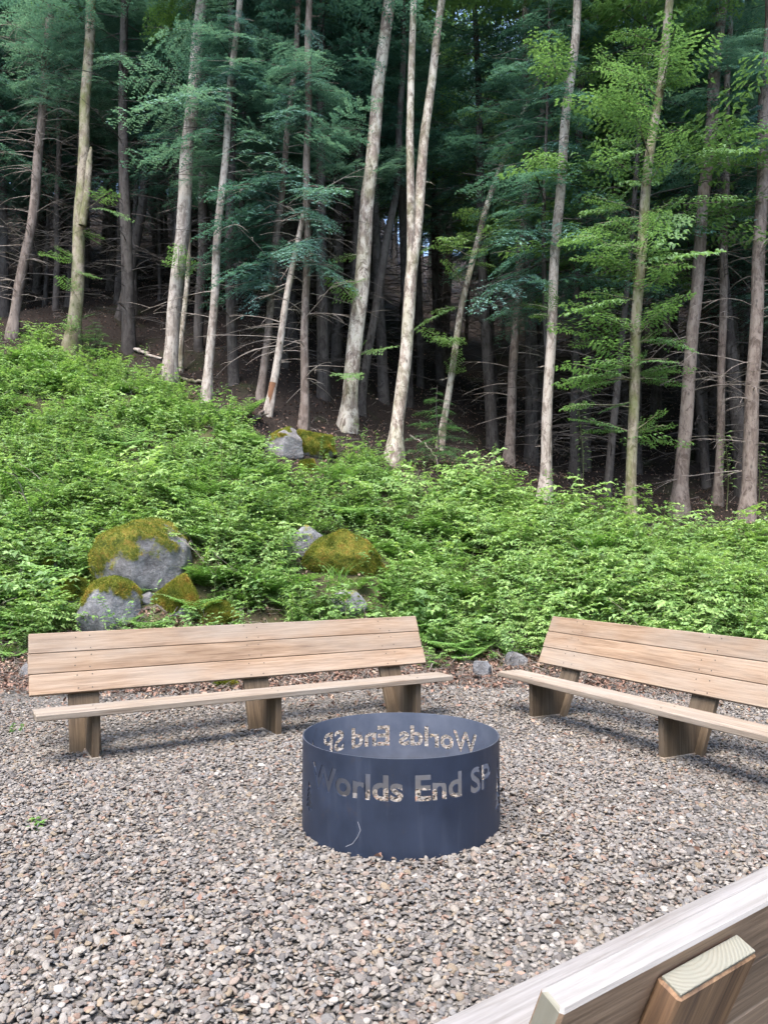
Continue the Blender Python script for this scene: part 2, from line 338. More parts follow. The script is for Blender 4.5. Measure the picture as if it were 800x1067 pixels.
# ------------------------------------------------------------------ quad sphere for stones and rocks
def quadsphere(n):
    V, Q = [], []
    t = np.tan(np.linspace(-np.pi / 4, np.pi / 4, n + 1)); A, B = np.meshgrid(t, t); o = np.ones_like(A); base = 0
    for P in ((A, B, o), (B, A, -o), (o, A, B), (-o, B, A), (B, o, A), (A, -o, B)):
        p = np.stack(P, -1).reshape(-1, 3); p /= np.linalg.norm(p, axis=1)[:, None]; V.append(p)
        i = np.arange(n)[:, None] * (n + 1) + np.arange(n)[None]
        Q.append(np.stack([i, i + 1, i + n + 2, i + n + 1], -1).reshape(-1, 4) + base); base += len(p)
    V = np.concatenate(V); Q = np.concatenate(Q)
    key = np.round(V * 1e5).astype(int); _, first, inv = np.unique(key, axis=0, return_index=True, return_inverse=True)
    return V[first], inv.reshape(-1)[Q]
# ------------------------------------------------------------------ gravel
def pebble(seed):
    r = np.random.default_rng(seed); V, Q = quadsphere(4)
    for _ in range(5):
        d = r.normal(size=3); d /= np.linalg.norm(d); k = r.uniform(.55, .85); s = V @ d
        V = V - np.maximum(s - k, 0)[:, None] * d * .85
    V = V * np.array([1, r.uniform(.62, .9), r.uniform(.28, .5)]) + r.normal(0, .025, V.shape)
    return mesh_from('pebble', V, Q, [M_STONE], smooth=True)
RINGC, RINGR, RINGH = (.098, 4.454), .572, .514
ng_ = 230000
yy = RNG.uniform(2.1, 10.3, ng_ * 4); xx = RNG.uniform(-1, 1, ng_ * 4) * 6.7; kk_ = np.abs(xx) < yy * .56 + .9; yy, xx = yy[kk_][:ng_ * 2], xx[kk_][:ng_ * 2]
keep = RNG.uniform(0, 1, len(yy)) < np.where(yy < 6.5, 1, .72); uu = yy - 9.5 - .25 * np.sin(xx * .9 + 1) - .12 * np.sin(xx * 2.3)
keep &= RNG.uniform(0, 1, len(yy)) > sstep(-.7, .4, uu)
xx, yy = xx[keep][:ng_], yy[keep][:ng_]; n = len(xx)
sz = np.exp(RNG.normal(np.log(.0124), .30, n)); sz[RNG.uniform(0, 1, n) < .03] *= 1.35
zz = RNG.uniform(-.004, .020, n) + .012 * np.sin(xx * 2.1) * np.sin(yy * 1.7)
scatter('gravel', np.stack([xx, yy, zz], -1), np.stack([RNG.normal(0, .38, n), RNG.normal(0, .38, n), RNG.uniform(0, 6.28, n)], -1), sz, RNG.integers(0, 12, n), [pebble(100 + k) for k in range(12)], 'grey and tan river gravel covering the fire pit clearing', 'gravel')

# ------------------------------------------------------------------ leaves and plants
def leafV(L, Wd, fold=.15, droop=.15):
    return np.array([[0, 0, 0], [L * .42, -Wd / 2, fold * Wd], [L, 0, -droop * L], [L * .5, 0, -droop * L * .2], [L * .42, Wd / 2, fold * Wd]]), np.array([[0, 1, 2, 3], [0, 3, 2, 4]])
def frame(x, up):
    x = np.asarray(x, float); x = x / np.linalg.norm(x); y = np.cross(up, x); ny_ = np.linalg.norm(y)
    if ny_ < 1e-4: y = np.array([0, 1, 0.]); ny_ = 1
    y /= ny_; return np.stack([x, y, np.cross(x, y)], 1)
def add_leaf(buf, p, d, L, Wd, r, mat=0, roll=.5):
    V, Q = leafV(L, Wd, r.uniform(.05, .3), r.uniform(0, .35)); up = np.array([r.normal(0, roll * .75), r.normal(0, roll * .75), 1.0])
    buf.add(V @ frame(d, up).T + p, Q, mat, r.uniform(0, 1))
def curve_pts(p0, d0, L, droop, k, r, wig=.05):
    P = [np.array(p0, float)]; d = np.array(d0, float)
    for _ in range(k):
        d = d / np.linalg.norm(d); P.append(P[-1] + d * L / k); d = d + np.array([r.normal(0, wig), r.normal(0, wig), -droop / k])
    return np.array(P)
def plant_nettle(seed, h=.6, leafL=.085, mat=M_UNDER, stems=3):
    r = np.random.default_rng(seed); b = Buf()
    for _ in range(stems):
        a = r.uniform(0, 6.28); d = np.array([math.cos(a) * .35, math.sin(a) * .35, 1]); P = curve_pts([r.normal(0, .06), r.normal(0, .06), -.05], d, h * r.uniform(.7, 1.1), .25, 9, r)
        tube(b, P, np.linspace(.004, .0015, len(P)), 3, mat=1)
        for k in range(2, len(P)):
            az = r.uniform(0, 3.14)
            for q in range(2 if k < len(P) - 1 else 5):
                az2 = az + q * 3.14 + r.normal(0, .3) if k < len(P) - 1 else r.uniform(0, 6.28); L = leafL * r.uniform(.7, 1.25) * (1.1 - .35 * k / len(P))
                add_leaf(b, P[k], [math.cos(az2), math.sin(az2), r.uniform(-.25, .35)], L, L * r.uniform(.5, .68), r)
    return mesh_of('leafy_stem', b, [mat, M_STEM])
def plant_bramble(seed, h=.7, mat=M_UNDER2):
    r = np.random.default_rng(seed); b = Buf()
    for _ in range(4):
        a = r.uniform(0, 6.28); P = curve_pts([r.normal(0, .05), r.normal(0, .05), -.05], [math.cos(a) * .6, math.sin(a) * .6, 1], h * r.uniform(.8, 1.3), 1.2, 10, r)
        tube(b, P, np.linspace(.004, .0015, len(P)), 3, mat=1)
        for k in range(2, len(P)):
            a2 = r.uniform(0, 6.28); d = np.array([math.cos(a2), math.sin(a2), .35]); q = P[k] + d * .05
            for da in (-1.1, 0, 1.1):
                L = r.uniform(.055, .095) * (1.15 if da == 0 else .95); add_leaf(b, q, [math.cos(a2 + da), math.sin(a2 + da), r.uniform(-.2, .2)], L, L * .66, r, roll=.3)
    return mesh_of('bramble_clump', b, [mat, M_STEM])
def plant_fern(seed, L=.6, nf=7, mat=M_FERN):
    r = np.random.default_rng(seed); b = Buf()
    for q in range(nf):
        a = q * 6.28 / nf + r.normal(0, .25); P = curve_pts([0, 0, -.02], [math.cos(a) * .75, math.sin(a) * .75, .95], L * r.uniform(.75, 1.1), 1.15, 16, r, .02)
        tube(b, P, np.linspace(.003, .001, len(P)), 3, mat=1)
        for k in range(3, len(P)):
            T = P[k] - P[k - 1]; T /= np.linalg.norm(T); S = np.cross(T, [0, 0, 1]); S /= np.linalg.norm(S) + 1e-6; t = k / (len(P) - 1)
            pl = L * .30 * math.sin(min(1, (t + .12) * 1.05) * math.pi) ** .8 + .012; tone = r.uniform(.2, 1)
            for sg in (-1, 1):
                D = S * sg + T * .35; D /= np.linalg.norm(D)
                for j in range(4):
                    p = P[k] + D * pl * j / 4; V, Q = leafV(pl * .38, pl * .17, .1, .1)
                    b.add(V @ frame(D + T * .15 + np.array([0, 0, r.normal(-.12, .1)]), np.array([0, 0, 1.])).T + p, Q, 0, tone)
    return mesh_of('fern_clump', b, [mat, M_STEM])
def plant_shrub(seed, h=1.0, leafL=.075, mat=M_UNDER):
    r = np.random.default_rng(seed); b = Buf()
    for _ in range(5):
        a = r.uniform(0, 6.28); P = curve_pts([r.normal(0, .07), r.normal(0, .07), -.05], [math.cos(a) * .4, math.sin(a) * .4, 1], h * r.uniform(.65, 1.1), .35, 9, r)
        tube(b, P, np.linspace(.007, .002, len(P)), 3, mat=1)
        for k in range(2, len(P)):
            a2 = r.uniform(0, 6.28); Q_ = curve_pts(P[k], [math.cos(a2), math.sin(a2), .4], r.uniform(.16, .34), .5, 5, r)
            tube(b, Q_, np.linspace(.003, .001, len(Q_)), 3, mat=1)
            for j in range(1, len(Q_)):
                for sg in (-1, 1):
                    a3 = a2 + sg * r.uniform(.6, 1.1); L = leafL * r.uniform(.7, 1.25); add_leaf(b, Q_[j], [math.cos(a3), math.sin(a3), r.uniform(-.25, .15)], L, L * r.uniform(.5, .62), r, roll=.3)
    return mesh_of('leafy_shrub', b, [mat, M_STEM])
def plant_stalk(seed, h=1.0, mat=M_UNDER2):
    r = np.random.default_rng(seed); b = Buf()
    for _ in range(2):
        P = curve_pts([r.normal(0, .1), r.normal(0, .1), -.05], [r.normal(0, .15), r.normal(0, .15), 1], h * r.uniform(.7, 1.1), .1, 14, r, .05); tube(b, P, np.linspace(.005, .0015, len(P)), 3, mat=1)
        for k in range(3, len(P)):
            for _q in range(2):
                az = r.uniform(0, 6.28); L = r.uniform(.045, .08); add_leaf(b, P[k], [math.cos(az), math.sin(az), r.uniform(-.3, .4)], L, L * .45, r)
    return mesh_of('leafy_stalk', b, [mat, M_STEM])
def plant_grass(seed, mat=M_FERN):
    r = np.random.default_rng(seed); b = Buf()
    for _ in range(40):
        a = r.uniform(0, 6.28); P = curve_pts([r.normal(0, .07), r.normal(0, .07), -.02], [math.cos(a) * .45, math.sin(a) * .45, 1], r.uniform(.25, .5), 1.3, 6, r); S = np.array([-math.sin(a), math.cos(a), 0]); w = np.linspace(.006, .001, 7)[:, None]
        V = np.vstack([P - S * w, P + S * w]); b.add(V, [[k, k + 7, k + 8, k + 1] for k in range(6)], 0, r.uniform(0, 1))
    return mesh_of('grass_tuft', b, [mat, M_STEM])
def plant_dead(seed):
    r = np.random.default_rng(seed); b = Buf()
    for _ in range(3):
        P = curve_pts([r.normal(0, .15), r.normal(0, .15), -.02], [r.normal(0, .6), r.normal(0, .6), .8], r.uniform(.5, 1.1), .6, 8, r, .12); tube(b, P, np.linspace(.007, .002, 9), 4)
        for k in range(3, 8): tube(b, curve_pts(P[k], [r.normal(), r.normal(), .3], r.uniform(.1, .3), .3, 3, r, .1), [.003, .002, .002, .001], 3)
    return mesh_of('dead_stem', b, [M_TWIG])
protos = [plant_nettle(1, .6, .085, M_UNDER, 4), plant_nettle(2, .5, .075, M_UNDER, 4), plant_nettle(3, .7, .10, M_UNDER2), plant_bramble(4), plant_bramble(5, .55), plant_fern(6, .55), plant_fern(7, .45, 6), plant_shrub(8, .85, .08), plant_shrub(9, .7, .07), plant_bramble(10, .8, M_UNDER), plant_nettle(11, .35, .06, M_UNDER2, 5), plant_stalk(12), plant_stalk(13, 1.25), plant_fern(14, .75, 8), plant_grass(15), plant_dead(16)]
ROCKS = []   # (x, y, radius) kept clear of plants
# rocks: label, px, py of the bottom centre, width px, height px, depth ratio, moss amount, moss direction, seed, tilt, name
rock_spec = [
 ('big grey boulder with yellow moss over its left side, above the left bench', 137, 620, 104, 82, .9, .68, (-.55, -.05, .85), 3, 'boulder'),
 ('pale grey boulder with a cap of golden moss, touching the left bench from behind', 108, 660, 68, 58, .8, .50, (.0, .1, 1), 12, 'boulder'),
 ('low stone wholly coated in olive moss, right of the moss capped boulder', 180, 637, 54, 38, .8, .95, (0, -.1, 1), 5, 'rock'),
 ('small mossy stone tucked between the two boulders and the ferns on their left', 73, 630, 36, 32, .8, .85, (.2, 0, 1), 6, 'rock'),
 ('narrow upright rock with a mossy face, standing left of the boulder group', 48, 614, 19, 33, .9, .62, (-.3, -.5, .6), 7, 'rock'),
 ('little dark flat stone lying under the olive moss stone', 186, 643, 26, 12, .9, .12, (0, 0, 1), 8, 'rock'),
 ('tiny blue grey stone wedged under the big boulder', 150, 630, 18, 13, .9, .05, (0, 0, 1), 9, 'rock'),
 ('moss cushion mound behind the top board of the left bench', 222, 650, 50, 22, .8, 1.1, (0, 0, 1), 10, 'rock'),
 ('wide block of rock covered in rusty orange moss, in the middle of the green bank', 358, 597, 96, 46, .6, .76, (.2, -.6, .4), 33, 'boulder'),
 ('bare grey stone joined to the left of the orange mossy block', 324, 584, 54, 38, .8, .30, (.2, 0, .9), 13, 'rock'),
 ('small grey angular stone half hidden in leaves left of the orange block', 301, 578, 24, 20, .8, .15, (0, 0, 1), 14, 'rock'),
 ('blue grey pointed boulder at the upper edge of the green bank', 292, 473, 48, 32, .8, .40, (-.5, 0, .9), 40, 'boulder'),
 ('mossy hump of rock beside the blue grey pointed boulder', 328, 476, 42, 30, .8, .9, (0, 0, 1), 16, 'rock'),
 ('yellow mossy stone below the mossy hump on the bank', 320, 492, 22, 14, .8, 1.0, (0, 0, 1), 17, 'rock'),
 ('pale pinkish rock lying in the leaf litter between the two benches', 503, 708, 20, 19, .8, .1, (0, 0, 1), 18, 'rock'),
 ('blue grey rock next to the left end of the right bench', 538, 697, 26, 17, .8, .08, (0, 0, 1), 19, 'rock'),
 ('weathered tan stone above the blue grey rock at the foot of the bank', 531, 676, 30, 14, .8, .25, (0, 0, 1), 20, 'rock'),
 ('white stone at the gravel edge beyond the left end of the left bench', 26, 708, 17, 17, .8, .0, (0, 0, 1), 21, 'rock'),
 ('low green grey rock peeping through leaves above the left bench back', 360, 640, 46, 24, .8, .35, (0, 0, 1), 22, 'rock'),
 ('moss grown knoll of rock with rusty top near the fallen stick', 478, 522, 34, 22, .8, .7, (0, 0, 1), 23, 'rock'),
 ('green moss stone in the gap under the left bench back', 234, 719, 24, 13, .8, 1.0, (0, 0, 1), 24, 'rock')]
def make_rock(spec):
    label, px, py, w, h, dr, moss, md, seed, nm = spec
    p = hit(px, py); y = p[1]; k = y / F / ray(px, py)[1] * 1.0; r = np.random.default_rng(seed)
    ww, hh = w * y / F, h * y / F
    V, Q = quadsphere(28)
    for _ in range(16 if seed in (33, 40) else 8):
        d = r.normal(size=3); d[2] = abs(d[2]) * .8; d /= np.linalg.norm(d); kk = r.uniform(.5, .75) if seed in (33, 40) else (r.uniform(.66, .9) if seed in (3, 12) else r.uniform(.52, .85))
        V = V - np.maximum(V @ d - kk, 0)[:, None] * d * .95
    off = Vector(r.uniform(0, 50, 3))
    f = np.array([mnoise.fractal(Vector(v) * 1.6 + off, 1, 2, 5) for v in V]); V = V * (1 + .09 * f[:, None])
    mn = np.array([mnoise.fractal(Vector(v) * 2.2 + off * 2, 1, 2, 4) for v in V])
    md = np.array(md, float); md /= np.linalg.norm(md); Nn = V / np.linalg.norm(V, axis=1)[:, None]
    mask = np.clip(.5 + .62 * (Nn @ md) + .38 * mn + (moss - .72) * 1.5, 0, 1)
    fine = np.array([mnoise.noise(Vector(v) * 14 + off) for v in V])
    V = V * (1 + sstep(.4, .65, mask) * (.022 + .018 * fine))[:, None]
    lo, hi = V.min(0), V.max(0); V = (V - (lo + hi) / 2) / (hi - lo) * np.array([ww, ww * dr, hh * 1.28]); V[:, 2] += hh / 2 - hh * .14
    me = mesh_from(nm, V, Q, [M_ROCK], tone=mask, smooth=True)
    q = np.array([p[0], p[1] + ww * dr * .32, p[2] - .01]); o = link(nm, me, None, q); tag(o, label, nm)
    mk = np.where((mask > .52))[0]
    if len(mk) > 300:
        mk = np.repeat(mk, 7); nn = V[mk] / np.array([ww, ww * dr, hh * 1.28]) ** 2 + 1e-9; nn /= np.linalg.norm(nn, axis=1)[:, None]; k_ = len(mk)
        c0 = V[mk] + r.normal(0, .5, (k_, 3)) * np.array([ww, ww * dr, hh]) / 28; c0 -= nn * ((c0 - V[mk]) * nn).sum(1)[:, None]
        dr_ = nn + r.normal(0, .55, (k_, 3)); dr_ /= np.linalg.norm(dr_, axis=1)[:, None]; sd_ = np.cross(dr_, r.normal(size=(k_, 3))); sd_ /= np.linalg.norm(sd_, axis=1)[:, None]; l_ = r.uniform(.012, .034, (k_, 1))
        Vm = np.stack([c0 - sd_ * .004, c0 + sd_ * .004, c0 + dr_ * l_ + sd_ * .002, c0 + dr_ * l_ - sd_ * .002], 1).reshape(-1, 3); tn = np.array([mnoise.fractal(Vector(c * 5) + off, 1, 2, 3) for c in c0]) * .55 + .45 + r.normal(0, .12, k_)
        link('moss', mesh_from('moss', Vm, np.arange(4 * k_).reshape(-1, 4), [M_MOSS], tone=np.repeat(tn, 4)), o)
    ROCKS.append((q[0], q[1], ww * .55))
for s_ in rock_spec: make_rock(s_)
# planted bank
n = 19000
yy = RNG.uniform(9.6, 24, n); xx = RNG.uniform(-1, 1, n) * (yy * .60 + 1.5)
uu = yy - 10.0 - .25 * np.sin(xx * .9 + 1) - .12 * np.sin(xx * 2.3)
den = sstep(-.4, .7, uu) * (1 - sstep(-.6, .5, yy - ytree(xx) + .5 * np.sin(xx * 2.7) + .3 * np.sin(xx * 6.1)))
cl = np.array([mnoise.noise(Vector((a * .9, b * .9, 3))) for a, b in zip(xx, yy)])
den *= np.clip(.62 + 1.1 * cl, .08, 1)
for rx, ry, rr in ROCKS:
    den *= np.where((np.abs(xx - rx) < rr * .95) & (yy > ry - rr * 1.35 - .12) & (yy < ry + rr * .8), .16, 1)
kp = RNG.uniform(0, 1, n) < den; xx, yy, uu, cl = xx[kp], yy[kp], uu[kp], cl[kp]; n = len(xx)
c2 = np.array([mnoise.noise(Vector((a * .5, b * .5, 9))) for a, b in zip(xx, yy)]) + RNG.normal(0, .22, n) 
pick = np.select([c2 < -.32, c2 < -.1, c2 < .08, c2 < .22, c2 < .36], [RNG.choice([5, 6], n), RNG.choice([3, 4, 9], n), RNG.choice([0, 1, 2], n), RNG.choice([2, 10, 0], n), RNG.choice([7, 8, 0], n)], RNG.choice([1, 10, 4, 8], n))
sp_ = RNG.uniform(0, 1, n); pick = np.where(sp_ < .10, RNG.choice([11, 12], n), pick); pick = np.where((sp_ > .10) & (sp_ < .17), 13, pick); pick = np.where((sp_ > .17) & (sp_ < .21), 14, pick); pick = np.where((sp_ > .21) & (sp_ < .235), 15, pick)
right = (xx > 1.6) & (RNG.uniform(0, 1, n) < .45); pick = np.where(right, RNG.choice([7, 8, 2], n), pick)
scl = RNG.uniform(.5, 1.25, n) * np.where(RNG.uniform(0, 1, n) < .05, 1.35, 1) * (1 - .4 * (1 - sstep(-2.2, -.3, ytree(xx) - yy - 2.0)) * 0) * (.7 + .3 * sstep(0, 1.2, uu)) * np.where((xx > 2.2) & (yy > 12.5), .95, 1)
tall = (xx > .8) & (yy > ytree(xx) - 1.6) & (RNG.uniform(0, 1, n) < .10); scl = np.where(tall, RNG.uniform(1.2, 1.75, n), scl); pick = np.where(tall, RNG.choice([7, 8, 12, 12], n), pick)
scatter('undergrowth', np.stack([xx, yy, tz(xx, yy) - .02], -1), np.stack([RNG.normal(-.12, .16, n) + .18, RNG.normal(0, .16, n), RNG.uniform(0, 6.28, n)], -1), scl, pick, protos, 'bright green leafy undergrowth covering the bank behind the benches', 'undergrowth')
# leaf litter
def dry_leaf(seed):
    r = np.random.default_rng(seed); V, Q = leafV(1, .6, r.uniform(.2, .7), r.uniform(-.4, .4)); V[:, 2] += r.normal(0, .06, 5); return mesh_from('dry_leaf', V - [.5, 0, 0], Q, [M_LITTER])
def dry_twig(seed):
    r = np.random.default_rng(seed); b = Buf(); P = curve_pts([-2.2, 0, 0], [1, 0, .05], 5, .0, 7, r, .12); tube(b, P, np.linspace(.11, .04, 8), 4)
    for k in (3, 5): tube(b, curve_pts(P[k], [1, r.choice([-1, 1]) * .8, .1], 1.4, 0, 3, r, .1), [.06, .05, .04, .03], 4)
    return mesh_of('dry_twig', b, [M_TWIG])
n = 26000; yy = RNG.uniform(7.6, 10.9, n); xx = RNG.uniform(-1, 1, n) * (yy * .57 + .9)
kp = RNG.uniform(0, 1, n) < (.035 + sstep(-1.3, -.3, yy - 9.5 - .25 * np.sin(xx * .9 + 1))); xx, yy = xx[kp], yy[kp]
n2 = 16000; y2 = RNG.uniform(13, 34, n2); x2 = RNG.uniform(-1, 1, n2) * (y2 * .58); kp = y2 > ytree(x2) - 1.2; xx = np.r_[xx, x2[kp]]; yy = np.r_[yy, y2[kp]]
y4 = RNG.uniform(10, 20, 9000); x4 = RNG.uniform(-1, 1, 9000) * (y4 * .57 + .9); xx = np.r_[xx, x4]; yy = np.r_[yy, y4]
y3 = np.sqrt(RNG.uniform(2.3 ** 2, 8.5 ** 2, 420)); xx = np.r_[xx, RNG.uniform(-1, 1, 420) * (y3 * .55 + .5)]; yy = np.r_[yy, y3]; n = len(xx)
scatter('leaf_litter', np.stack([xx, yy, tz(xx, yy) + np.where(yy < 10, .03, .015) + RNG.uniform(0, .02, n)], -1), np.stack([RNG.normal(0, .45, n), RNG.normal(0, .45, n), RNG.uniform(0, 6.28, n)], -1), RNG.uniform(.035, .085, n) * np.where(yy < 7.6, .6, 1), np.where(RNG.uniform(0, 1, n) < .12, RNG.integers(6, 8, n), RNG.integers(0, 6, n)), [dry_leaf(k) for k in range(6)] + [dry_twig(k) for k in range(2)], 'reddish brown fallen leaves along the gravel edge and forest floor', 'leaves')

# ------------------------------------------------------------------ foliage sprays
def spray_hemlock(seed):
    r = np.random.default_rng(seed); V, Q, T = [], [], []; n0 = 0
    for t in np.linspace(.10, .98, 20):
        zt = -.22 * t ** 2.2
        for sg in (-1, 1):
            if r.uniform() < .1: continue
            L = (.40 * (1 - t) ** .7 + .07) * r.uniform(.6, 1.15); ang = R(58 + r.normal(0, 9)) * sg
            D = np.array([math.cos(ang), math.sin(ang), -.12 + r.normal(0, .1)]); base = np.array([t, 0, zt + r.normal(0, .012)])
            k = max(3, int(L / .025)); tone = r.uniform(0, 1)
            for j in range(k):
                p = base + D * L * (j + .6) / k + np.array([0, 0, -.18 * L * ((j + .6) / k) ** 2])
                for s2 in (-1, 1):
                    a2 = ang + s2 * R(48 + r.normal(0, 12)); d2 = np.array([math.cos(a2), math.sin(a2), r.normal(-.15, .22)]); l = r.uniform(.026, .047) * (1 - .35 * j / k); w = l * .42
                    S = np.array([-d2[1], d2[0], r.normal(0, .35)])
                    V += [p, p + d2 * l * .5 + S * w * .5, p + d2 * l, p + d2 * l * .5 - S * w * .5]; Q.append([n0, n0 + 1, n0 + 2, n0 + 3]); n0 += 4; T += [tone * .7 + r.uniform(0, .3)] * 4
    return np.array(V), np.array(Q), np.array(T)
def spray_leafy(seed, nt=12):
    r = np.random.default_rng(seed); b = Buf()
    for t in np.linspace(.12, .97, nt):
        for sg in (-1, 1):
            L = (.36 * (1 - t) ** .6 + .10) * r.uniform(.6, 1.1); ang = R(50 + r.normal(0, 8)) * sg; D = np.array([math.cos(ang), math.sin(ang), -.05 + r.normal(0, .07)]); base = np.array([t, 0, -.12 * t * t])
            k = max(2, int(L / .066))
            for j in range(k):
                p = base + D * L * (j + .5) / k
                for s2 in (-1, 1):
                    a2 = ang + s2 * R(45 + r.normal(0, 14)); l = r.uniform(.046, .078); add_leaf(b, p, [math.cos(a2), math.sin(a2), r.normal(-.2, .15)], l, l * .56, r, roll=.22)
    V, Q, M, T = b.arr(); return V, Q, T
HS = [spray_hemlock(k) for k in range(5)]; LS = [spray_leafy(20 + k) for k in range(4)]
def place_sprays(buf, S, items, r, mat=0):
    for a, tip, w in items:
        V, Q, T = S[r.integers(len(S))]; d = np.asarray(tip) - a; L = np.linalg.norm(d)
        if L < .05: continue
        Fm = frame(d, np.array([r.normal(0, .12), r.normal(0, .12), 1])); buf.add((V * np.array([L, L * w, L])) @ Fm.T + a, Q, mat, np.clip(T * .75 + r.uniform(0, .25), 0, 1))
def limb(buf, a, tip, r0, r, mat=0, sag=.1):
    d = np.asarray(tip) - a; L = np.linalg.norm(d); t = np.linspace(0, 1, 5)[:, None]; P = a + d * t; P[:, 2] += -sag * L * (t[:, 0] ** 2.2) + sag * L * t[:, 0] * .6
    P[1:-1] += r.normal(0, .012 * L, (3, 3)); tube(buf, P, np.linspace(r0, r0 * .25, 5), 4, mat=mat)
def dead_limbs(buf, path, rad, z0, z1, n, r, mat=0, lmin=.6, lmax=2.3, thick=.014):
    for _ in range(n):
        z = r.uniform(z0, z1); p = np.array([np.interp(z, path[:, 2], path[:, k]) for k in range(3)]); a = r.uniform(0, 6.28); L = r.uniform(lmin, lmax)
        P = curve_pts(p, [math.cos(a), math.sin(a), r.uniform(-.15, .35)], L, r.uniform(.2, .9), 7, r, .07); tube(buf, P, np.linspace(thick * r.uniform(.8, 1.4), .003, 8), 3, mat=mat)
        for _k in range(r.integers(1, 5)):
            j = r.integers(2, 7); a2 = a + r.choice([-1, 1]) * r.uniform(.4, 1.0); P2 = curve_pts(P[j], [math.cos(a2), math.sin(a2), r.uniform(-.5, .2)], L * r.uniform(.2, .5), .5, 4, r, .08); tube(buf, P2, np.linspace(thick * .55, .002, 5), 3, mat=mat)

# ------------------------------------------------------------------ trees of the front row
FRONT = []
def front_tree(name, label, pts, w0, w1, bark, crown='hemlock', tips=(), base_off=0.0, top=8.0, extra=None, dead=0, broken=False, crown_n=24, cmat=None, lens=1.0, seed=1, depth=0.0, rot=None):
    r = np.random.default_rng(seed + 1000)
    b = hit(pts[0][0], pts[0][1], base_off); y0 = b[1] + depth
    if depth: b = np.array([at(pts[0][0], pts[0][1], y0)[0], y0, 0]); b[2] = tz(b[0], y0)
    W = [at(px, py, y0 + .15 * k) for k, (px, py) in enumerate(pts)]
    if base_off or depth:
        dn = W[0] - W[1]; W[0] = W[0] + dn * ((W[0][2] - b[2]) / max(-dn[2], .1) if W[0][2] > b[2] else 0)
    base = np.array([W[0][0], W[0][1], tz(W[0][0], W[0][1])]); W = np.array(W)
    d0 = (W[1] - W[0]); W = np.vstack([W[0] - d0 / np.linalg.norm(d0) * .5, W])
    k0 = y0 / F; rb, rt = w0 * k0 * .41, w1 * k0 * .42
    rads = np.interp(W[:, 2], [base[2], W[-1][2]], [rb, rt])
    if not broken:
        d = W[-1] - W[-2]; d /= np.linalg.norm(d); d = d * .6 + np.array([0, 0, .4])
        for q in range(1, 5): W = np.vstack([W, W[-1] + d * top / 4 + r.normal(0, .06, 3)])
        rads = np.r_[rads, rt * np.array([.78, .55, .33, .08])]
    # resample smoothly
    s = np.r_[0, np.cumsum(np.linalg.norm(np.diff(W, axis=0), axis=1))]; m = max(24, int(s[-1] / .28)); ss = np.linspace(0, s[-1], m)
    P = np.stack([np.interp(ss, s, W[:, k]) for k in range(3)], 1); rr = np.interp(ss, s, rads)
    ker = np.ones(7) / 7; Pp = np.vstack([np.repeat(P[:1], 3, 0), P, np.repeat(P[-1:], 3, 0)]); P = np.stack([np.convolve(Pp[:, k], ker, 'valid') for k in range(3)], 1)
    P[:, 0] += .02 * np.sin(ss * 1.7 + seed); P[:, 1] += .02 * np.cos(ss * 1.3 + seed)
    tr = Buf(); tube(tr, P - base, rr, 14, .045, 0, seed, flare=.42)
    path = P - base
    def onpath(z): return np.array([np.interp(z, path[:, 2], path[:, k]) for k in range(3)])
    stems = [(path, rr)]
    if extra:
        pp, wa, wb = extra; E = np.array([at(px, py, y0 + .3) for px, py in pp]) - base
        d = E[-1] - E[-2]; d /= np.linalg.norm(d)
        for q in range(4): E = np.vstack([E, E[-1] + (d * .6 + np.array([0, 0, .4])) * top / 4])
        s = np.r_[0, np.cumsum(np.linalg.norm(np.diff(E, axis=0), axis=1))]; ss = np.linspace(0, s[-1], 40); EP = np.stack([np.interp(ss, s, E[:, k]) for k in range(3)], 1)
        er = np.interp(np.linspace(0, 1, 40), [0, .55, 1], [wa * k0 * .43, wb * k0 * .43, .03]); tube(tr, EP, er, 12, .05, 0, seed + 9); stems.append((EP, er))
    S = HS if crown == 'hemlock' else LS; cb = Buf(); items = []
    for (px, py) in tips:
        tip = at(px, py, y0 + r.uniform(-1.2, .5)) - base; z = tip[2] + (r.uniform(.1, .6) if crown == 'hemlock' else r.uniform(-.6, .2)); a = onpath(z)
        if np.linalg.norm(tip - a) < .5: a = a + np.array([0, 0, -.3])
        dv = tip - a; L = np.linalg.norm(dv)
        Lm = 2.6 if crown == 'hemlock' else r.uniform(.8, 1.5)
        if L > Lm: a = tip - dv * Lm / L
        items.append((a, tip, r.uniform(.8, 1.3))); limb(tr, onpath(z), tip - (tip - a) * .15, .016, r)
        for _ in range(2 if crown == 'hemlock' else int(r.integers(0, 2))):
            t2 = tip + r.normal(0, .32, 3); items.append((a + r.normal(0, .12, 3), t2, r.uniform(.8, 1.3)))
    if not broken and crown_n:
        ztop = path[-1, 2]; zvis = at(400, -30, y0)[2] - base[2]
        for q in range(crown_n):
            t = (q + r.uniform(0, 1)) / crown_n; z = zvis + (ztop - zvis) * t; pa, _ = stems[q % len(stems)]
            a = np.array([np.interp(z, pa[:, 2], pa[:, k]) for k in range(3)]); az = q * 2.4 + r.normal(0, .3); L = lens * (2.6 * (1 - t) ** .7 + .6) * r.uniform(.7, 1.15)
            tip = a + L * np.array([math.cos(az), math.sin(az), r.uniform(-.3, .05) if crown == 'hemlock' else r.uniform(.0, .45)])
            items.append((a, tip, r.uniform(.8, 1.2))); limb(tr, a, tip, .02, r)
            if crown != 'hemlock':
                for _ in range(2): items.append((a + (tip - a) * .45, tip + r.normal(0, .55, 3), 1.1))
    if dead:
        dead_limbs(tr, path, rr, dead[0], dead[1], int(dead[2] * 1.4), r, 1)
    dead_limbs(tr, path, rr, .6, min(12, path[-1, 2] * .7), 12, r, lmin=.08, lmax=.35, thick=.02)
    place_sprays(cb, S, items, r)
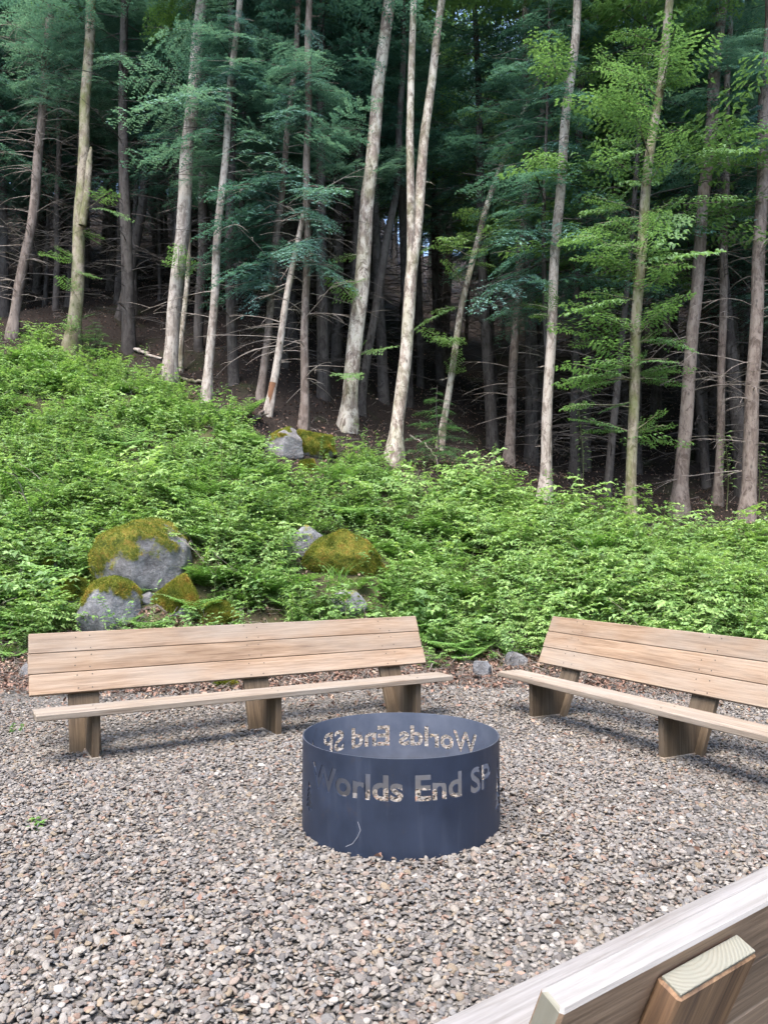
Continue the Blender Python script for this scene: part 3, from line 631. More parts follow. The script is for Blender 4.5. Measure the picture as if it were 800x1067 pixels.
    ro = root(name, base, label, 'tree'); tm = mesh_of('trunk', tr, [bark, M_TWIG], True); t_o = link('trunk', tm, ro)
    if rot:
        pb = Buf(); tube(pb, path[2:6] + np.array([.0, -.015, 0]), rr[2:6] * 1.0, 10, .1, 0, 3); link('rotten_wood', mesh_of('rotten_wood', pb, [rot], True), ro)
    if items: link('crown', mesh_of('crown', cb, [cmat or (M_HEML if crown == 'hemlock' else M_BEECH)]), ro)
    FRONT.append((base[0], base[1])); return ro
ROT = simple('rotten_orange', (.20, .095, .05), .95, var=.9, scale=7)
front_tree('hemlock_tree', 'leaning grey trunk with bare twigs, first large tree from the forest edge on the left', [(12, 350), (37, 205), (47, 80), (53, 0)], 13, 9, B_HEM, tips=[(15, 25), (35, 55), (8, 80), (28, 95), (2, 40), (45, 30)], dead=(1.0, 10, 75), seed=1)
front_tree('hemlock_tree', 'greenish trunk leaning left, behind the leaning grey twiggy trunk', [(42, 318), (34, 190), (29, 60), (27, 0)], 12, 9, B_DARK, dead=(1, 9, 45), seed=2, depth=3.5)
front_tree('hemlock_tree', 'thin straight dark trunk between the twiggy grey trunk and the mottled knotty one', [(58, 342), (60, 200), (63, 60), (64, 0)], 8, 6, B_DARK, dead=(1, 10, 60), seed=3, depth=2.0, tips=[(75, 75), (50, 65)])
t3 = front_tree('hardwood_tree', 'mottled mossy trunk with a dead side spur and leafy shoots near its base', [(76, 364), (82, 262), (88, 130), (92, 60), (95, 0)], 16, 12, B_MOSSY, 'leafy', tips=[(118, 195), (60, 255), (108, 245), (102, 285), (64, 285), (95, 325), (104, 348), (72, 335), (98, 358)], seed=4, extra=None)
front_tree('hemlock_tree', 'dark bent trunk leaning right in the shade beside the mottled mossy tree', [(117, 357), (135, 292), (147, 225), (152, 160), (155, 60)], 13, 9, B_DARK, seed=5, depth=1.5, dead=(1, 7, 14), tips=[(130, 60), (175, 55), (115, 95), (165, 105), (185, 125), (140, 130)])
front_tree('hardwood_tree', 'tall pale grey trunk leaning slightly right, thickest in the left half', [(174, 402), (188, 265), (198, 130), (205, 50), (211, 0)], 19, 15, B_PALE, 'leafy', seed=6, tips=[(186, 250), (202, 270)])
front_tree('hemlock_tree', 'young shaded hemlock with drooping sprays crossing the tops of the left trunks', [(140, 330), (141, 200), (142, 100), (143, 0)], 6, 5, B_DARK, seed=43, depth=-1.0 + 1.6, top=6, crown_n=30, tips=[(100, 45), (75, 72), (60, 78), (112, 78), (150, 60), (170, 50), (185, 75), (120, 55), (165, 85), (190, 95), (130, 140), (160, 130), (110, 150), (175, 135), (200, 60), (195, 25), (215, 95), (85, 30), (125, 20), (160, 25)], dead=(1, 8, 20))
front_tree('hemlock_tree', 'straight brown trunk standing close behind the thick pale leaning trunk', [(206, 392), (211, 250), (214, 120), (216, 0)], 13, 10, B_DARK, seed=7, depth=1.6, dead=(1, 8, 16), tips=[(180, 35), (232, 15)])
front_tree('birch_tree', 'short thin spotted stem just right of the thick pale leaning trunk foot', [(187, 395), (192, 330), (196, 270), (199, 180)], 7.5, 5, B_MOTTLE, 'leafy', seed=8, depth=.5, top=5, crown_n=16, lens=.6)
front_tree('hardwood_tree', 'slim pale trunk leaning right with hemlock sprays about it, right of the brown straight trunk', [(216, 416), (224, 290), (235, 150), (243, 60), (250, 0)], 11, 8, B_PALE, seed=9, tips=[(195, 25), (268, 20), (282, 58), (228, 75), (262, 85), (190, 60), (212, 95)], dead=(2, 7, 8))
front_tree('hemlock_tree', 'smooth pale trunk in thick hemlock foliage, leaning right toward the straight pinkish trunk', [(272, 416), (284, 290), (297, 160), (305, 90), (312, 0)], 10, 7, B_HEM, seed=10, tips=[(232, 190), (216, 222), (258, 195), (270, 175), (225, 245), (206, 268), (240, 275), (256, 292), (272, 306), (288, 255), (245, 235), (262, 220), (222, 300), (250, 205)], dead=(1, 7, 14))
front_tree('dead_tree', 'broken dead stem with orange rotten foot, leaning against the straight pinkish trunk', [(279, 432), (292, 350), (306, 275), (317, 212)], 10, 7, B_PALE, seed=11, broken=True, rot=ROT, dead=(1.5, 4, 4))
front_tree('hemlock_tree', 'straight pinkish grey trunk with bare side twigs, right of the broken dead stem', [(316, 447), (319, 300), (320, 180), (321, 80), (322, 0)], 11, 8, B_HEM, seed=12, tips=[(275, 62), (290, 78), (345, 62), (368, 95), (277, 92), (358, 85), (350, 172), (336, 192), (340, 218), (300, 112), (382, 128), (345, 240), (334, 262), (300, 60), (330, 40), (285, 120), (350, 130), (352, 275), (295, 250)], dead=(1, 6, 34))
front_tree('hardwood_tree', 'thick pale trunk with mossy patches rising from the centre of the forest edge', [(361, 447), (371, 350), (381, 240), (391, 120), (405, 0)], 20, 16, B_MOTTLE, 'leafy', seed=13, tips=[(348, 268), (352, 292), (368, 302), (384, 362), (368, 388), (378, 355), (345, 285)])
front_tree('hemlock_tree', 'darker trunk leaning right, close behind the thick pale centre trunk', [(374, 440), (389, 330), (402, 260), (414, 190), (420, 60)], 11, 8, B_DARK, seed=14, depth=.8, tips=[(408, 158), (398, 178), (425, 150), (372, 165)])
front_tree('hardwood_tree', 'pale mottled twin trunk forking into two tall stems, right of the thick centre trunk', [(411, 480), (420, 390), (428, 300), (437, 200), (446, 110), (455, 35), (462, 0)], 18, 10, B_MOTTLE, 'leafy', seed=15, extra=([(428, 300), (428, 230), (427, 140), (429, 60), (431, 0)], 11, 8), tips=[(448, 255)])
front_tree('birch_tree', 'slender white stem leaning strongly right with bright leafy sprays', [(463, 437), (474, 360), (486, 295), (503, 225), (520, 180), (545, 112), (580, 48)], 9.5, 6, B_MOTTLE, 'leafy', seed=16, depth=-3.2, top=3, crown_n=14, lens=.8, tips=[(482, 215), (508, 120), (455, 250), (522, 250), (465, 268), (440, 338), (450, 322), (476, 362), (468, 348), (540, 150), (556, 130), (500, 255), (470, 245), (535, 225), (480, 112)])
front_tree('hemlock_tree', 'thin shaded trunk behind the leaning white stem', [(456, 400), (458, 300), (460, 150), (461, 0)], 8, 6, B_DARK, seed=17, depth=4, dead=(1, 9, 20))
front_tree('hemlock_tree', 'dark trunk forking high up, left of the straight pale pole', [(529, 488), (536, 360), (545, 230), (549, 150), (546, 60), (548, 0)], 13, 8, B_HEM, seed=18, extra=([(545, 230), (556, 170), (566, 110), (574, 40)], 8, 5), dead=(1, 8, 18), depth=.6, tips=[(530, 110), (548, 128), (520, 80), (565, 95)])
front_tree('hardwood_tree', 'straight pale pole trunk rising from the shrubs right of centre', [(567, 522), (573, 360), (582, 210), (592, 100), (603, 0)], 14, 11, B_PALE, 'leafy', seed=19, tips=[(563, 40), (556, 62), (586, 45), (553, 152), (545, 314), (553, 326), (562, 235)])
front_tree('hemlock_tree', 'rough reddish trunk standing just right of the straight pale pole', [(598, 490), (600, 350), (602, 200), (604, 90), (605, 0)], 11, 9, B_DARK, seed=20, depth=1.2, base_off=.3, dead=(1, 8, 34))
front_tree('hardwood_tree', 'mossy spotted trunk with many bright leafy branches, between pale pole and brown trunk', [(657, 535), (660, 410), (668, 240), (680, 140), (690, 70), (699, 0)], 14, 11, B_MOSSY, 'leafy', seed=21, base_off=.35, tips=[(640, 30), (650, 52), (625, 62), (634, 82), (618, 96), (660, 112), (700, 50), (716, 62), (722, 76), (610, 232), (588, 240), (640, 222), (600, 262), (702, 232), (690, 252), (612, 200), (640, 290), (700, 312), (716, 300), (598, 352), (588, 372), (580, 392), (622, 372), (702, 372), (640, 356), (712, 396), (690, 392), (630, 235), (625, 250), (600, 385), (640, 380), (585, 420), (600, 430), (625, 425), (690, 425), (700, 440), (640, 330), (620, 320), (690, 340), (712, 350), (605, 300), (590, 310), (700, 280), (720, 270), (645, 250), (630, 260), (690, 215), (705, 205), (625, 150), (640, 140), (700, 150), (720, 130), (640, 100), (655, 75), (705, 20), (670, 365), (610, 400)])
front_tree('hemlock_tree', 'stout smooth brown trunk leaning right, between the leafy mossy trunk and a thin pole', [(709, 520), (716, 410), (729, 260), (741, 120), (752, 0)], 17, 14, B_HEM, seed=22, base_off=.35, dead=(1.5, 9, 16), tips=[(730, 40), (772, 22), (762, 50), (740, 15)])
front_tree('hemlock_tree', 'thin straight brown pole between the two stout trunks at the right edge', [(748, 520), (752, 380), (755, 220), (758, 110), (760, 0)], 11, 7, B_HEM, seed=23, base_off=.35, depth=.8, dead=(1, 9, 34))
front_tree('hemlock_tree', 'stout reddish grey trunk nearest the right side of the forest edge', [(779, 525), (784, 410), (792, 240), (797, 110), (803, 0)], 18, 14, B_HEM, seed=24, base_off=.35, dead=(1, 9, 34), tips=[(760, 122), (775, 155), (760, 90), (780, 60)])
front_tree('hemlock_tree', 'shaded trunk half hidden behind the stout reddish trunk at the right side', [(797, 450), (797, 300), (796, 100), (796, 0)], 10, 8, B_DARK, seed=25, depth=2.5, dead=(1, 9, 24))
front_tree('hemlock_tree', 'thin dark trunk seen between the leafy mossy trunk and the stout brown trunk', [(678, 470), (684, 380), (690, 300), (697, 120), (700, 0)], 9, 6, B_DARK, seed=26, depth=2, dead=(1, 9, 28))
front_tree('hardwood_sapling', 'thin dark sapling pole leaning right, behind the leafy branches of the mossy trunk', [(611, 400), (620, 330), (630, 265), (640, 200)], 4.5, 3, B_DARK, 'leafy', seed=27, depth=2, top=3, crown_n=8, lens=.5)
front_tree('hemlock_tree', 'pair-forming thin trunk in the gap right of the slim pale leaning trunk', [(243, 372), (242, 300), (240, 180), (240, 0)], 7, 6, B_DARK, seed=28, depth=3.5, dead=(1, 9, 20))
front_tree('hardwood_tree', 'sunlit yellow green leafy tree standing back in the woods at the upper right corner', [(742, 440), (745, 250), (748, 120), (750, 40)], 9, 7, B_DARK, 'leafy', seed=41, depth=1.2, top=5, crown_n=20, tips=[(720, 130), (735, 100), (770, 90), (785, 120), (745, 150), (765, 140), (790, 80), (720, 90), (700, 110), (755, 70), (775, 60), (730, 60), (715, 20), (740, 25), (765, 15), (785, 30), (700, 30), (680, 20), (720, 45), (795, 55), (760, 40), (790, 10), (690, 70), (710, 150), (780, 150), (795, 110), (705, 50), (740, 120), (760, 110)])
front_tree('hardwood_tree', 'green leafy crowned tree set back between the forked dark trunk and the pale pole', [(560, 440), (558, 250), (556, 120), (555, 40)], 8, 6, B_DARK, 'leafy', seed=42, depth=.8, top=5, crown_n=18, tips=[(520, 60), (535, 90), (575, 80), (590, 110), (545, 60), (505, 80), (560, 100), (580, 50), (530, 30), (610, 70), (540, 130), (515, 120), (600, 40)])
# dead spur on the mottled tree is a part of it
sp = Buf(); y3 = t3.location.y; tube(sp, np.array([at(86, 235, y3 - .1), at(91, 200, y3 - .1), at(93, 170, y3 - .1), at(95, 153, y3 - .1)]) - np.array(t3.location), [.10, .09, .075, .03], 9, .12, 0, 4)
link('dead_spur', mesh_of('dead_spur', sp, [B_MOSSY], True), t3)

# ------------------------------------------------------------------ background hemlocks: a few shared shapes
def bg_tree_meshes(seed, H=19, rb=.15, cbase=6.5, leafy=False):
    r = np.random.default_rng(seed); lean = r.normal(0, .035, 2); z = np.linspace(-.6, H, 40)
    P = np.stack([lean[0] * z + .05 * np.sin(z * .6 + seed), lean[1] * z + .05 * np.cos(z * .5), z], 1); rr = rb * (1 - np.clip(z / H, 0, 1) * .9)
    tb, cb = Buf(), Buf(); tube(tb, P, rr, 9, .04, 0, seed, flare=.2); dead_limbs(tb, P, rr, .8, cbase + 1.5, 58, r, 1, lmax=2.2); items = []; nb = 95
    for q in range(nb):
        t = (q + r.uniform()) / nb; zz = cbase + (H - cbase) * t; a = np.array([np.interp(zz, P[:, 2], P[:, k]) for k in range(3)]); az = q * 2.39 + r.normal(0, .3)
        L = (2.9 * (1 - t) ** .75 + .35) * r.uniform(.65, 1.15) * (.55 if t < .06 else 1); tip = a + L * np.array([math.cos(az), math.sin(az), r.uniform(-.35, .08)]); items.append((a + (tip - a) * .06, tip, r.uniform(.85, 1.2))); limb(tb, a, tip, .018, r)
    if leafy: items = [(a + (t_ - a) * .35, t_ + r.normal(0, .5, 3) + np.array([0, 0, .4]), 1.0) for a, t_, _ in items[:70] for _q in range(2)]
    place_sprays(cb, LS if leafy else HS, items, r); return mesh_of('trunk', tb, [B_DARK, B_DARK], True), mesh_of('crown', cb, [M_BEECH if leafy else M_HEML])
BG = [bg_tree_meshes(50, 19, .15, 5.5), bg_tree_meshes(51, 21, .18, 7.0), bg_tree_meshes(52, 17, .11, 5.0), bg_tree_meshes(53, 22, .20, 8.0), bg_tree_meshes(54, 16, .09, 4.5), bg_tree_meshes(55, 17, .10, 5.5, True), bg_tree_meshes(56, 19, .13, 6.5, True)]
placed = [(a, b, .9) for a, b in FRONT]; n_bg = 0; r = np.random.default_rng(99)
while n_bg < 150:
    y = 15.5 + 27 * r.uniform() ** 1.15; x = r.uniform(-1, 1) * (y * .56 + .5); x = -abs(x) if n_bg > 105 else x
    if y < ytree(x) + 1.3 or any((x - a) ** 2 + (y - b) ** 2 < c * c for a, b, c in placed): continue
    placed.append((x, y, 1.15)); k = r.integers(5); s = r.uniform(.85, 1.15); leafy = x > .5 and r.uniform() < .38; k = 5 + r.integers(2) if leafy else k; thin = k in (2, 4)
    o = root('hardwood_tree' if leafy else 'hemlock_tree', (x, y, float(tz(x, y))), 'light green broadleaf tree set back among the dark hemlocks' if leafy else 'thin dark trunk with bare twigs deep in the shaded forest' if thin else 'dark hemlock trunk under dense foliage deep in the shaded forest', 'tree', 'broadleaf trees of the forest interior' if leafy else 'thin shaded trunks of the forest interior' if thin else 'dark hemlocks of the forest interior', r.uniform(0, 6.28))
    o.scale = (s, s, s * r.uniform(.92, 1.1)); link('trunk', BG[k][0], o); link('crown', BG[k][1], o); n_bg += 1
# the wood beyond and to the sides reads as one mass
pts = []
while len(pts) < 420:
    y = r.uniform(12, 92); x = r.uniform(-62, 62)
    inside = abs(x) < y * .56 + 1.2 and y < 42
    if inside or y < ytree(x) + .3 and abs(x) < 14 or (abs(x) < 12 and y < 16): continue
    if y < 15 + 0 * x and abs(x) < 16: continue
    pts.append((x, y, float(tz(x, y))))
while len(pts) < 520:  # unseen trees added behind the camera to block light from the low horizon
    a = r.uniform(0, 6.28); q = r.uniform(21, 40); x, y = q * math.sin(a), 3 + q * math.cos(a)
    if y > 11 or (y > 4 and abs(x) < 15): continue
    pts.append((x, y, float(tz(x, y))))
pts = np.array(pts); n = len(pts)
def joined(k):
    tb, cb = BG[k]; b = Buf()
    for me, mi in ((tb, 0), (cb, 1)):
        V = np.empty(len(me.vertices) * 3, np.float32); me.vertices.foreach_get('co', V); Q = np.empty(len(me.loops), np.int32); me.loops.foreach_get('vertex_index', Q)
        T = np.empty(len(me.vertices), np.float32); me.attributes['tone'].data.foreach_get('value', T); b.add(V.reshape(-1, 3), Q.reshape(-1, 4), mi, T)
    return mesh_of('forest_tree', b, [B_DARK, M_HEML])
scatter('far_forest', pts, np.stack([np.zeros(n), np.zeros(n), r.uniform(0, 6.28, n)], -1), r.uniform(.85, 1.2, n), r.integers(0, 4, n), [joined(k) for k in range(4)], 'dark hemlock forest massed far up the hillside, with unseen trees added behind the viewer to block low sky light', 'forest')

# ------------------------------------------------------------------ saplings, shrubs, ferns that stand out
def thing_mesh(name, me, p, label, cat, rz=0, s=1, group=None):
    o = link(name, me, None, p); o.rotation_euler = (0, 0, rz); o.scale = (s, s, s); return tag(o, label, cat, group)
def hem_sapling(px, py, hpx, label, seed):
    p = hit(px, py); r = np.random.default_rng(seed); h = hpx * p[1] / F; tb, cb = Buf(), Buf(); z = np.linspace(-.1, h, 12); P = np.stack([.03 * np.sin(z * 3), .03 * np.cos(z * 2), z], 1); tube(tb, P, np.linspace(.022, .004, 12), 6); items = []
    for q in range(26):
        t = (q + .5) / 26; a = np.array([0, 0, h * (.12 + .86 * t)]); az = q * 2.4; L = h * .48 * (1 - t) ** .7 + .12; tip = a + L * np.array([math.cos(az), math.sin(az), r.uniform(-.15, .2)]); items.append((a, tip, 1.2)); limb(tb, a, tip, .006, r)
    place_sprays(cb, HS, items, r); o = root('hemlock_sapling', p, label, 'sapling'); link('trunk', mesh_of('trunk', tb, [B_DARK], True), o); link('crown', mesh_of('crown', cb, [M_HEMY]), o)
hem_sapling(456, 492, 92, 'young hemlock sapling with feathery tiers below the leaning white stem', 5)
hem_sapling(98, 372, 40, 'small dark green sapling at the foot of the mottled mossy tree', 6)
def leaf_sapling(px, py, hpx, label, seed, off=.3):
    p = hit(px, py, off); r = np.random.default_rng(seed); h = hpx * p[1] / F + off; tb, cb = Buf(), Buf(); z = np.linspace(-.1, h, 12); P = np.stack([.05 * np.sin(z * 2), .03 * np.cos(z * 2), z], 1); tube(tb, P, np.linspace(.012, .003, 12), 5)
    for q in range(40):
        t = .3 + .7 * q / 40; a = np.array([np.interp(h * t, z, P[:, 0]), np.interp(h * t, z, P[:, 1]), h * t]); az = q * 2.4 + r.normal(0, .3); L = r.uniform(.09, .15); b0 = a + .08 * np.array([math.cos(az), math.sin(az), .3]); tube(tb, np.array([a, (a + b0) / 2, b0]), [.003, .002, .002], 3); add_leaf(cb, b0, [math.cos(az), math.sin(az), r.uniform(-.3, .3)], L, L * .5, r)
    o = root('leafy_sapling', p, label, 'sapling'); link('stem', mesh_of('stem', tb, [M_STEM], True), o); link('leaves', mesh_of('leaves', cb, [M_UNDER2]), o)
leaf_sapling(606, 505, 85, 'slender upright sapling with alternate leaves, in front of the rough reddish trunk', 7)
leaf_sapling(757, 520, 70, 'upright leafy sapling in front of the thin brown pole at the right', 8)
leaf_sapling(790, 522, 62, 'bushy sapling before the foot of the stout reddish grey trunk', 9)
leaf_sapling(228, 520, 70, 'single tall weed stalk poking above the green bank left of centre', 10, .2)
fern = plant_fern(31, .7, 8); fern2 = plant_fern(32, .6, 7)
thing_mesh('fern', fern, hit(205, 640), 'arching fern right of the mossy boulders', 'fern', .3)
thing_mesh('fern', fern2, hit(505, 672), 'single fern above the pale pinkish rock between the benches', 'fern', 1.1)
thing_mesh('fern', fern, hit(28, 655), 'pale fern at the gravel edge beyond the left bench', 'fern', 2.0)
thing_mesh('fern', fern2, hit(455, 660), 'fern spreading just past the right end of the left bench back', 'fern', 2.6)
thing_mesh('leafy_shrub', plant_shrub(33, .7, .1, M_UNDER2), hit(672, 650), 'broad leaved shrub with pale leaves behind the right bench back', 'shrub', .4)
thing_mesh('leafy_shrub', plant_shrub(34, .6, .07, M_UNDER), hit(455, 700, .0), 'low bright shrub at the right end of the left bench', 'shrub', .9, .6)
thing_mesh('weed_seedling', plant_nettle(35, .09, .06, M_FERN, 3), hit(30, 868), 'small bright green weed sprouting from the gravel', 'weed', .4, .9)
thing_mesh('weed_seedling', plant_nettle(36, .06, .045, M_FERN, 2), hit(4, 880), 'tiny cut off weed in the gravel at the picture edge, beside the larger sprout', 'weed', 1.4, .9)
thing_mesh('weed_seedling', plant_nettle(37, .2, .05, M_FERN, 4), hit(12, 765), 'sparse weed patch in the gravel beyond the left bench leg', 'weed', 1.9, .6)
# fallen wood
def stick(name, pp, rad, label, cat, mat=M_TWIG, lift=.03, seed=0, side=0):
    r = np.random.default_rng(seed); P = []
    for (px, py) in pp: P.append(hit(px, py) + np.array([0, 0, lift]))
    P = np.array(P); base = P.mean(0); s = np.linspace(0, 1, len(P)); q = np.linspace(0, 1, 4 * len(P)); PP = np.stack([np.interp(q, s, P[:, k]) for k in range(3)], 1) - base; PP += r.normal(0, rad * .5, PP.shape)
    b = Buf(); tube(b, PP, np.linspace(rad, rad * .55, len(PP)), 7, .12, 0, seed)
    for _ in range(side):
        j = r.integers(2, len(PP) - 1); L = r.uniform(.15, .4); a = r.uniform(0, 6.28); tube(b, curve_pts(PP[j], [math.cos(a), math.sin(a), .25], L, .4, 5, r, .1), np.linspace(rad * .5, rad * .2, 6), 4)
    tag(link(name, mesh_of(name, b, [mat], True), None, base), label, cat)
stick('fallen_branch', [(138, 366), (150, 369), (166, 377)], .07, 'pale broken log on the forest floor left of the thick leaning trunk', 'log', B_PALE, .06, 1)
stick('fallen_branch', [(188, 398), (205, 400), (222, 401)], .06, 'greenish fallen log between the feet of the pale trunks', 'log', B_MOSSY, .06, 2)
stick('fallen_branch', [(262, 444), (272, 434), (285, 428)], .05, 'broken grey limb beside the orange rotten foot', 'log', B_HEM, .1, 3, 4)
stick('fallen_branch', [(427, 464), (442, 472), (453, 485), (457, 497)], .022, 'curved pale stick lying below the twin trunk', 'branch', B_PALE, .25, 4)
stick('fallen_branch', [(300, 712), (322, 718), (345, 727), (366, 730)], .012, 'dead forked stick lying in brown leaves under the left bench', 'branch', M_TWIG, .06, 5, 7)
stick('twig', [(672, 915), (695, 909), (722, 903)], .005, 'dark straight twig on the gravel above the near bench', 'twig', B_DARK, .03, 6)
stick('twig', [(606, 850), (622, 845), (640, 848)], .004, 'short bent twig on the gravel right of the fire ring', 'twig', B_DARK, .03, 7, 1)
stick('twig', [(690, 872), (712, 868), (730, 874)], .004, 'thin pale twig on the gravel under the right bench', 'twig', M_TWIG, .03, 8, 1)
stick('twig', [(736, 832), (752, 826), (770, 830)], .004, 'curled twig on the gravel near the right picture edge', 'twig', B_DARK, .03, 9, 2)

# ------------------------------------------------------------------ benches (x along, -y forward, local)
REC, ZB, HB, ZS, SD, SO, LB, LSEAT = .404, .4553, .5082, .396, .279, .5048, 3.69, 3.67
TB = .045
def bench(name, loc, ang, label, posts, mats, near=False):
    ro = root(name, (loc[0], loc[1], 0), label, 'bench', 'long timber benches round the fire ring', ang)
    wb, ws, wl, wp = mats; c, s = math.cos(REC), math.sin(REC); Rx = np.array([[1, 0, 0], [0, c, s], [0, -s, c]]).T  # tilts the top backwards (+y)
    Rx = np.array([[1, 0, 0], [0, c, s], [0, -s, c]])
    bw = HB / 3 - .003
    for k in range(3):
        t = HB / 3 * (k + .5); ctr = np.array([LB / 2 + (.004, -.003, .002)[k], s * t, ZB + c * t])
        b = Buf(); boxbuf(b, (0, 0, 0), (LB, TB, bw), None, 0, .005, 2 if near and k == 2 else None)
        for p in posts:
            for q in (-.06, .055):
                for zz in (-.05, .045):
                    boxbuf(b, (p + q - LB / 2 + RNG.normal(0, .008), -TB / 2 - .0006, zz + RNG.normal(0, .008)), (.009, .004, .009), None, 1, .003)
        sag = b.arr(); o = link('back_board', mesh_of('back_board', b, [wb, M_SCREW] + ([W_OLDTOP, W_END] if near else [])), ro, ctr + np.array([0, c * TB / 2, -s * TB / 2])); o.rotation_euler = (-REC, 0, 0)
    b = Buf(); boxbuf(b, (0, 0, 0), (LSEAT, SD, .048), None, 0, .006)
    for p in posts:
        for q in (-.07, .07):
            boxbuf(b, (p - LB / 2 + .02, q, .0246), (.012, .012, .004), None, 1, .003)
    link('seat', mesh_of('seat', b, [ws, M_SCREW]), ro, (LB / 2, -SO + SD / 2, ZS - .024))
    for p in posts:
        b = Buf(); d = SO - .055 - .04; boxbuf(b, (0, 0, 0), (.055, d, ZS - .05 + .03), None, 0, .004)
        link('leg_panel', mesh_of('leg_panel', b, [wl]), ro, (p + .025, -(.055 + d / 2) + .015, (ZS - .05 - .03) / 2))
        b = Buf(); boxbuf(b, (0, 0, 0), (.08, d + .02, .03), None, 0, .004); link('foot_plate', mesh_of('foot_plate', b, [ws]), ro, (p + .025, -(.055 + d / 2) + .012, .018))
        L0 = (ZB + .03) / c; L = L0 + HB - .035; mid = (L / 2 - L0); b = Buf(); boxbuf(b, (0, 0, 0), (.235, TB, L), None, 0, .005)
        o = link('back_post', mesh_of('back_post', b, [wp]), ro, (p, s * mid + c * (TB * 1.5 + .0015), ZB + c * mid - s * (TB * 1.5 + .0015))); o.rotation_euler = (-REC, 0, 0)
        if near:
            b = Buf(); boxbuf(b, (0, 0, 0), (.225, TB - .008, .006), None, 0, .001); e = L / 2 + .002
            q = link('end_grain', mesh_of('end_grain', b, [W_END]), o, (0, 0, e))
    return ro
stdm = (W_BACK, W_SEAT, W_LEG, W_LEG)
bench('timber_bench', (-2.774, 5.913), .5184, 'full bench with three wooden back boards in front of the mossy boulders', (.41, 1.88, 3.29), stdm)
bench('timber_bench', (1.586, 7.80), -1.1136, 'wooden bench cut by the right picture edge, standing beyond the fire ring', (.445, 2.04, 3.28), stdm)
bench('timber_bench', (3.105, 3.454), -2.5161, 'nearest bench seen from behind, grey weathered top edge and pale end grain post', (.40, 1.85, 3.335), (W_BACKSIDE, W_OLDTOP, W_LEG, W_RAW), True)

# ------------------------------------------------------------------ fire ring: rolled sheet with cut-out words and pine trees
def outlines(text):
    c = bpy.data.curves.new('cut', 'FONT'); c.body = text; c.size = 1; c.resolution_u = 4; c.offset = .03; o = bpy.data.objects.new('cut', c); COL.objects.link(o)
    dg = bpy.context.evaluated_depsgraph_get(); me = bpy.data.meshes.new_from_object(o.evaluated_get(dg)); bpy.data.objects.remove(o)
    V = np.array([v.co[:] for v in me.vertices]); key = {}; 
    ids = [key.setdefault((round(v[0], 4), round(v[1], 4)), i) for i, v in enumerate(V)]
    cnt = {}
    for p in me.polygons:
        vs = [ids[k] for k in p.vertices]
        for a, b in zip(vs, vs[1:] + vs[:1]):
            if a != b: cnt.setdefault(frozenset((a, b)), []).append((a, b))
    nxt = {e[0][0]: e[0][1] for e in cnt.values() if len(e) == 1}; loops = []
    while nxt:
        a = next(iter(nxt)); lp = []
        while a in nxt: lp.append(V[a][:2]); a = nxt.pop(a)
        if len(lp) > 2: loops.append(np.array(lp))
    return loops
def pine(xc, z0, z1, w):
    n = 5; L = [(xc + w * .05, z0), (xc + w * .05, z0 + (z1 - z0) * .12)]; h = z1 - z0
    for k in range(n):
        za = z0 + h * (.12 + .84 * k / n); zb_ = z0 + h * (.12 + .84 * (k + 1) / n); wa = w * .5 * (1 - k / n) ** .85 + w * .04; L += [(xc + wa, za - h * .02), (xc + wa * .42, zb_ - h * .03)]
    L.append((xc, z1)); return np.array(L + [(2 * xc - a, b) for a, b in L[-2::-1]])
CIRC = 2 * np.pi * RINGR
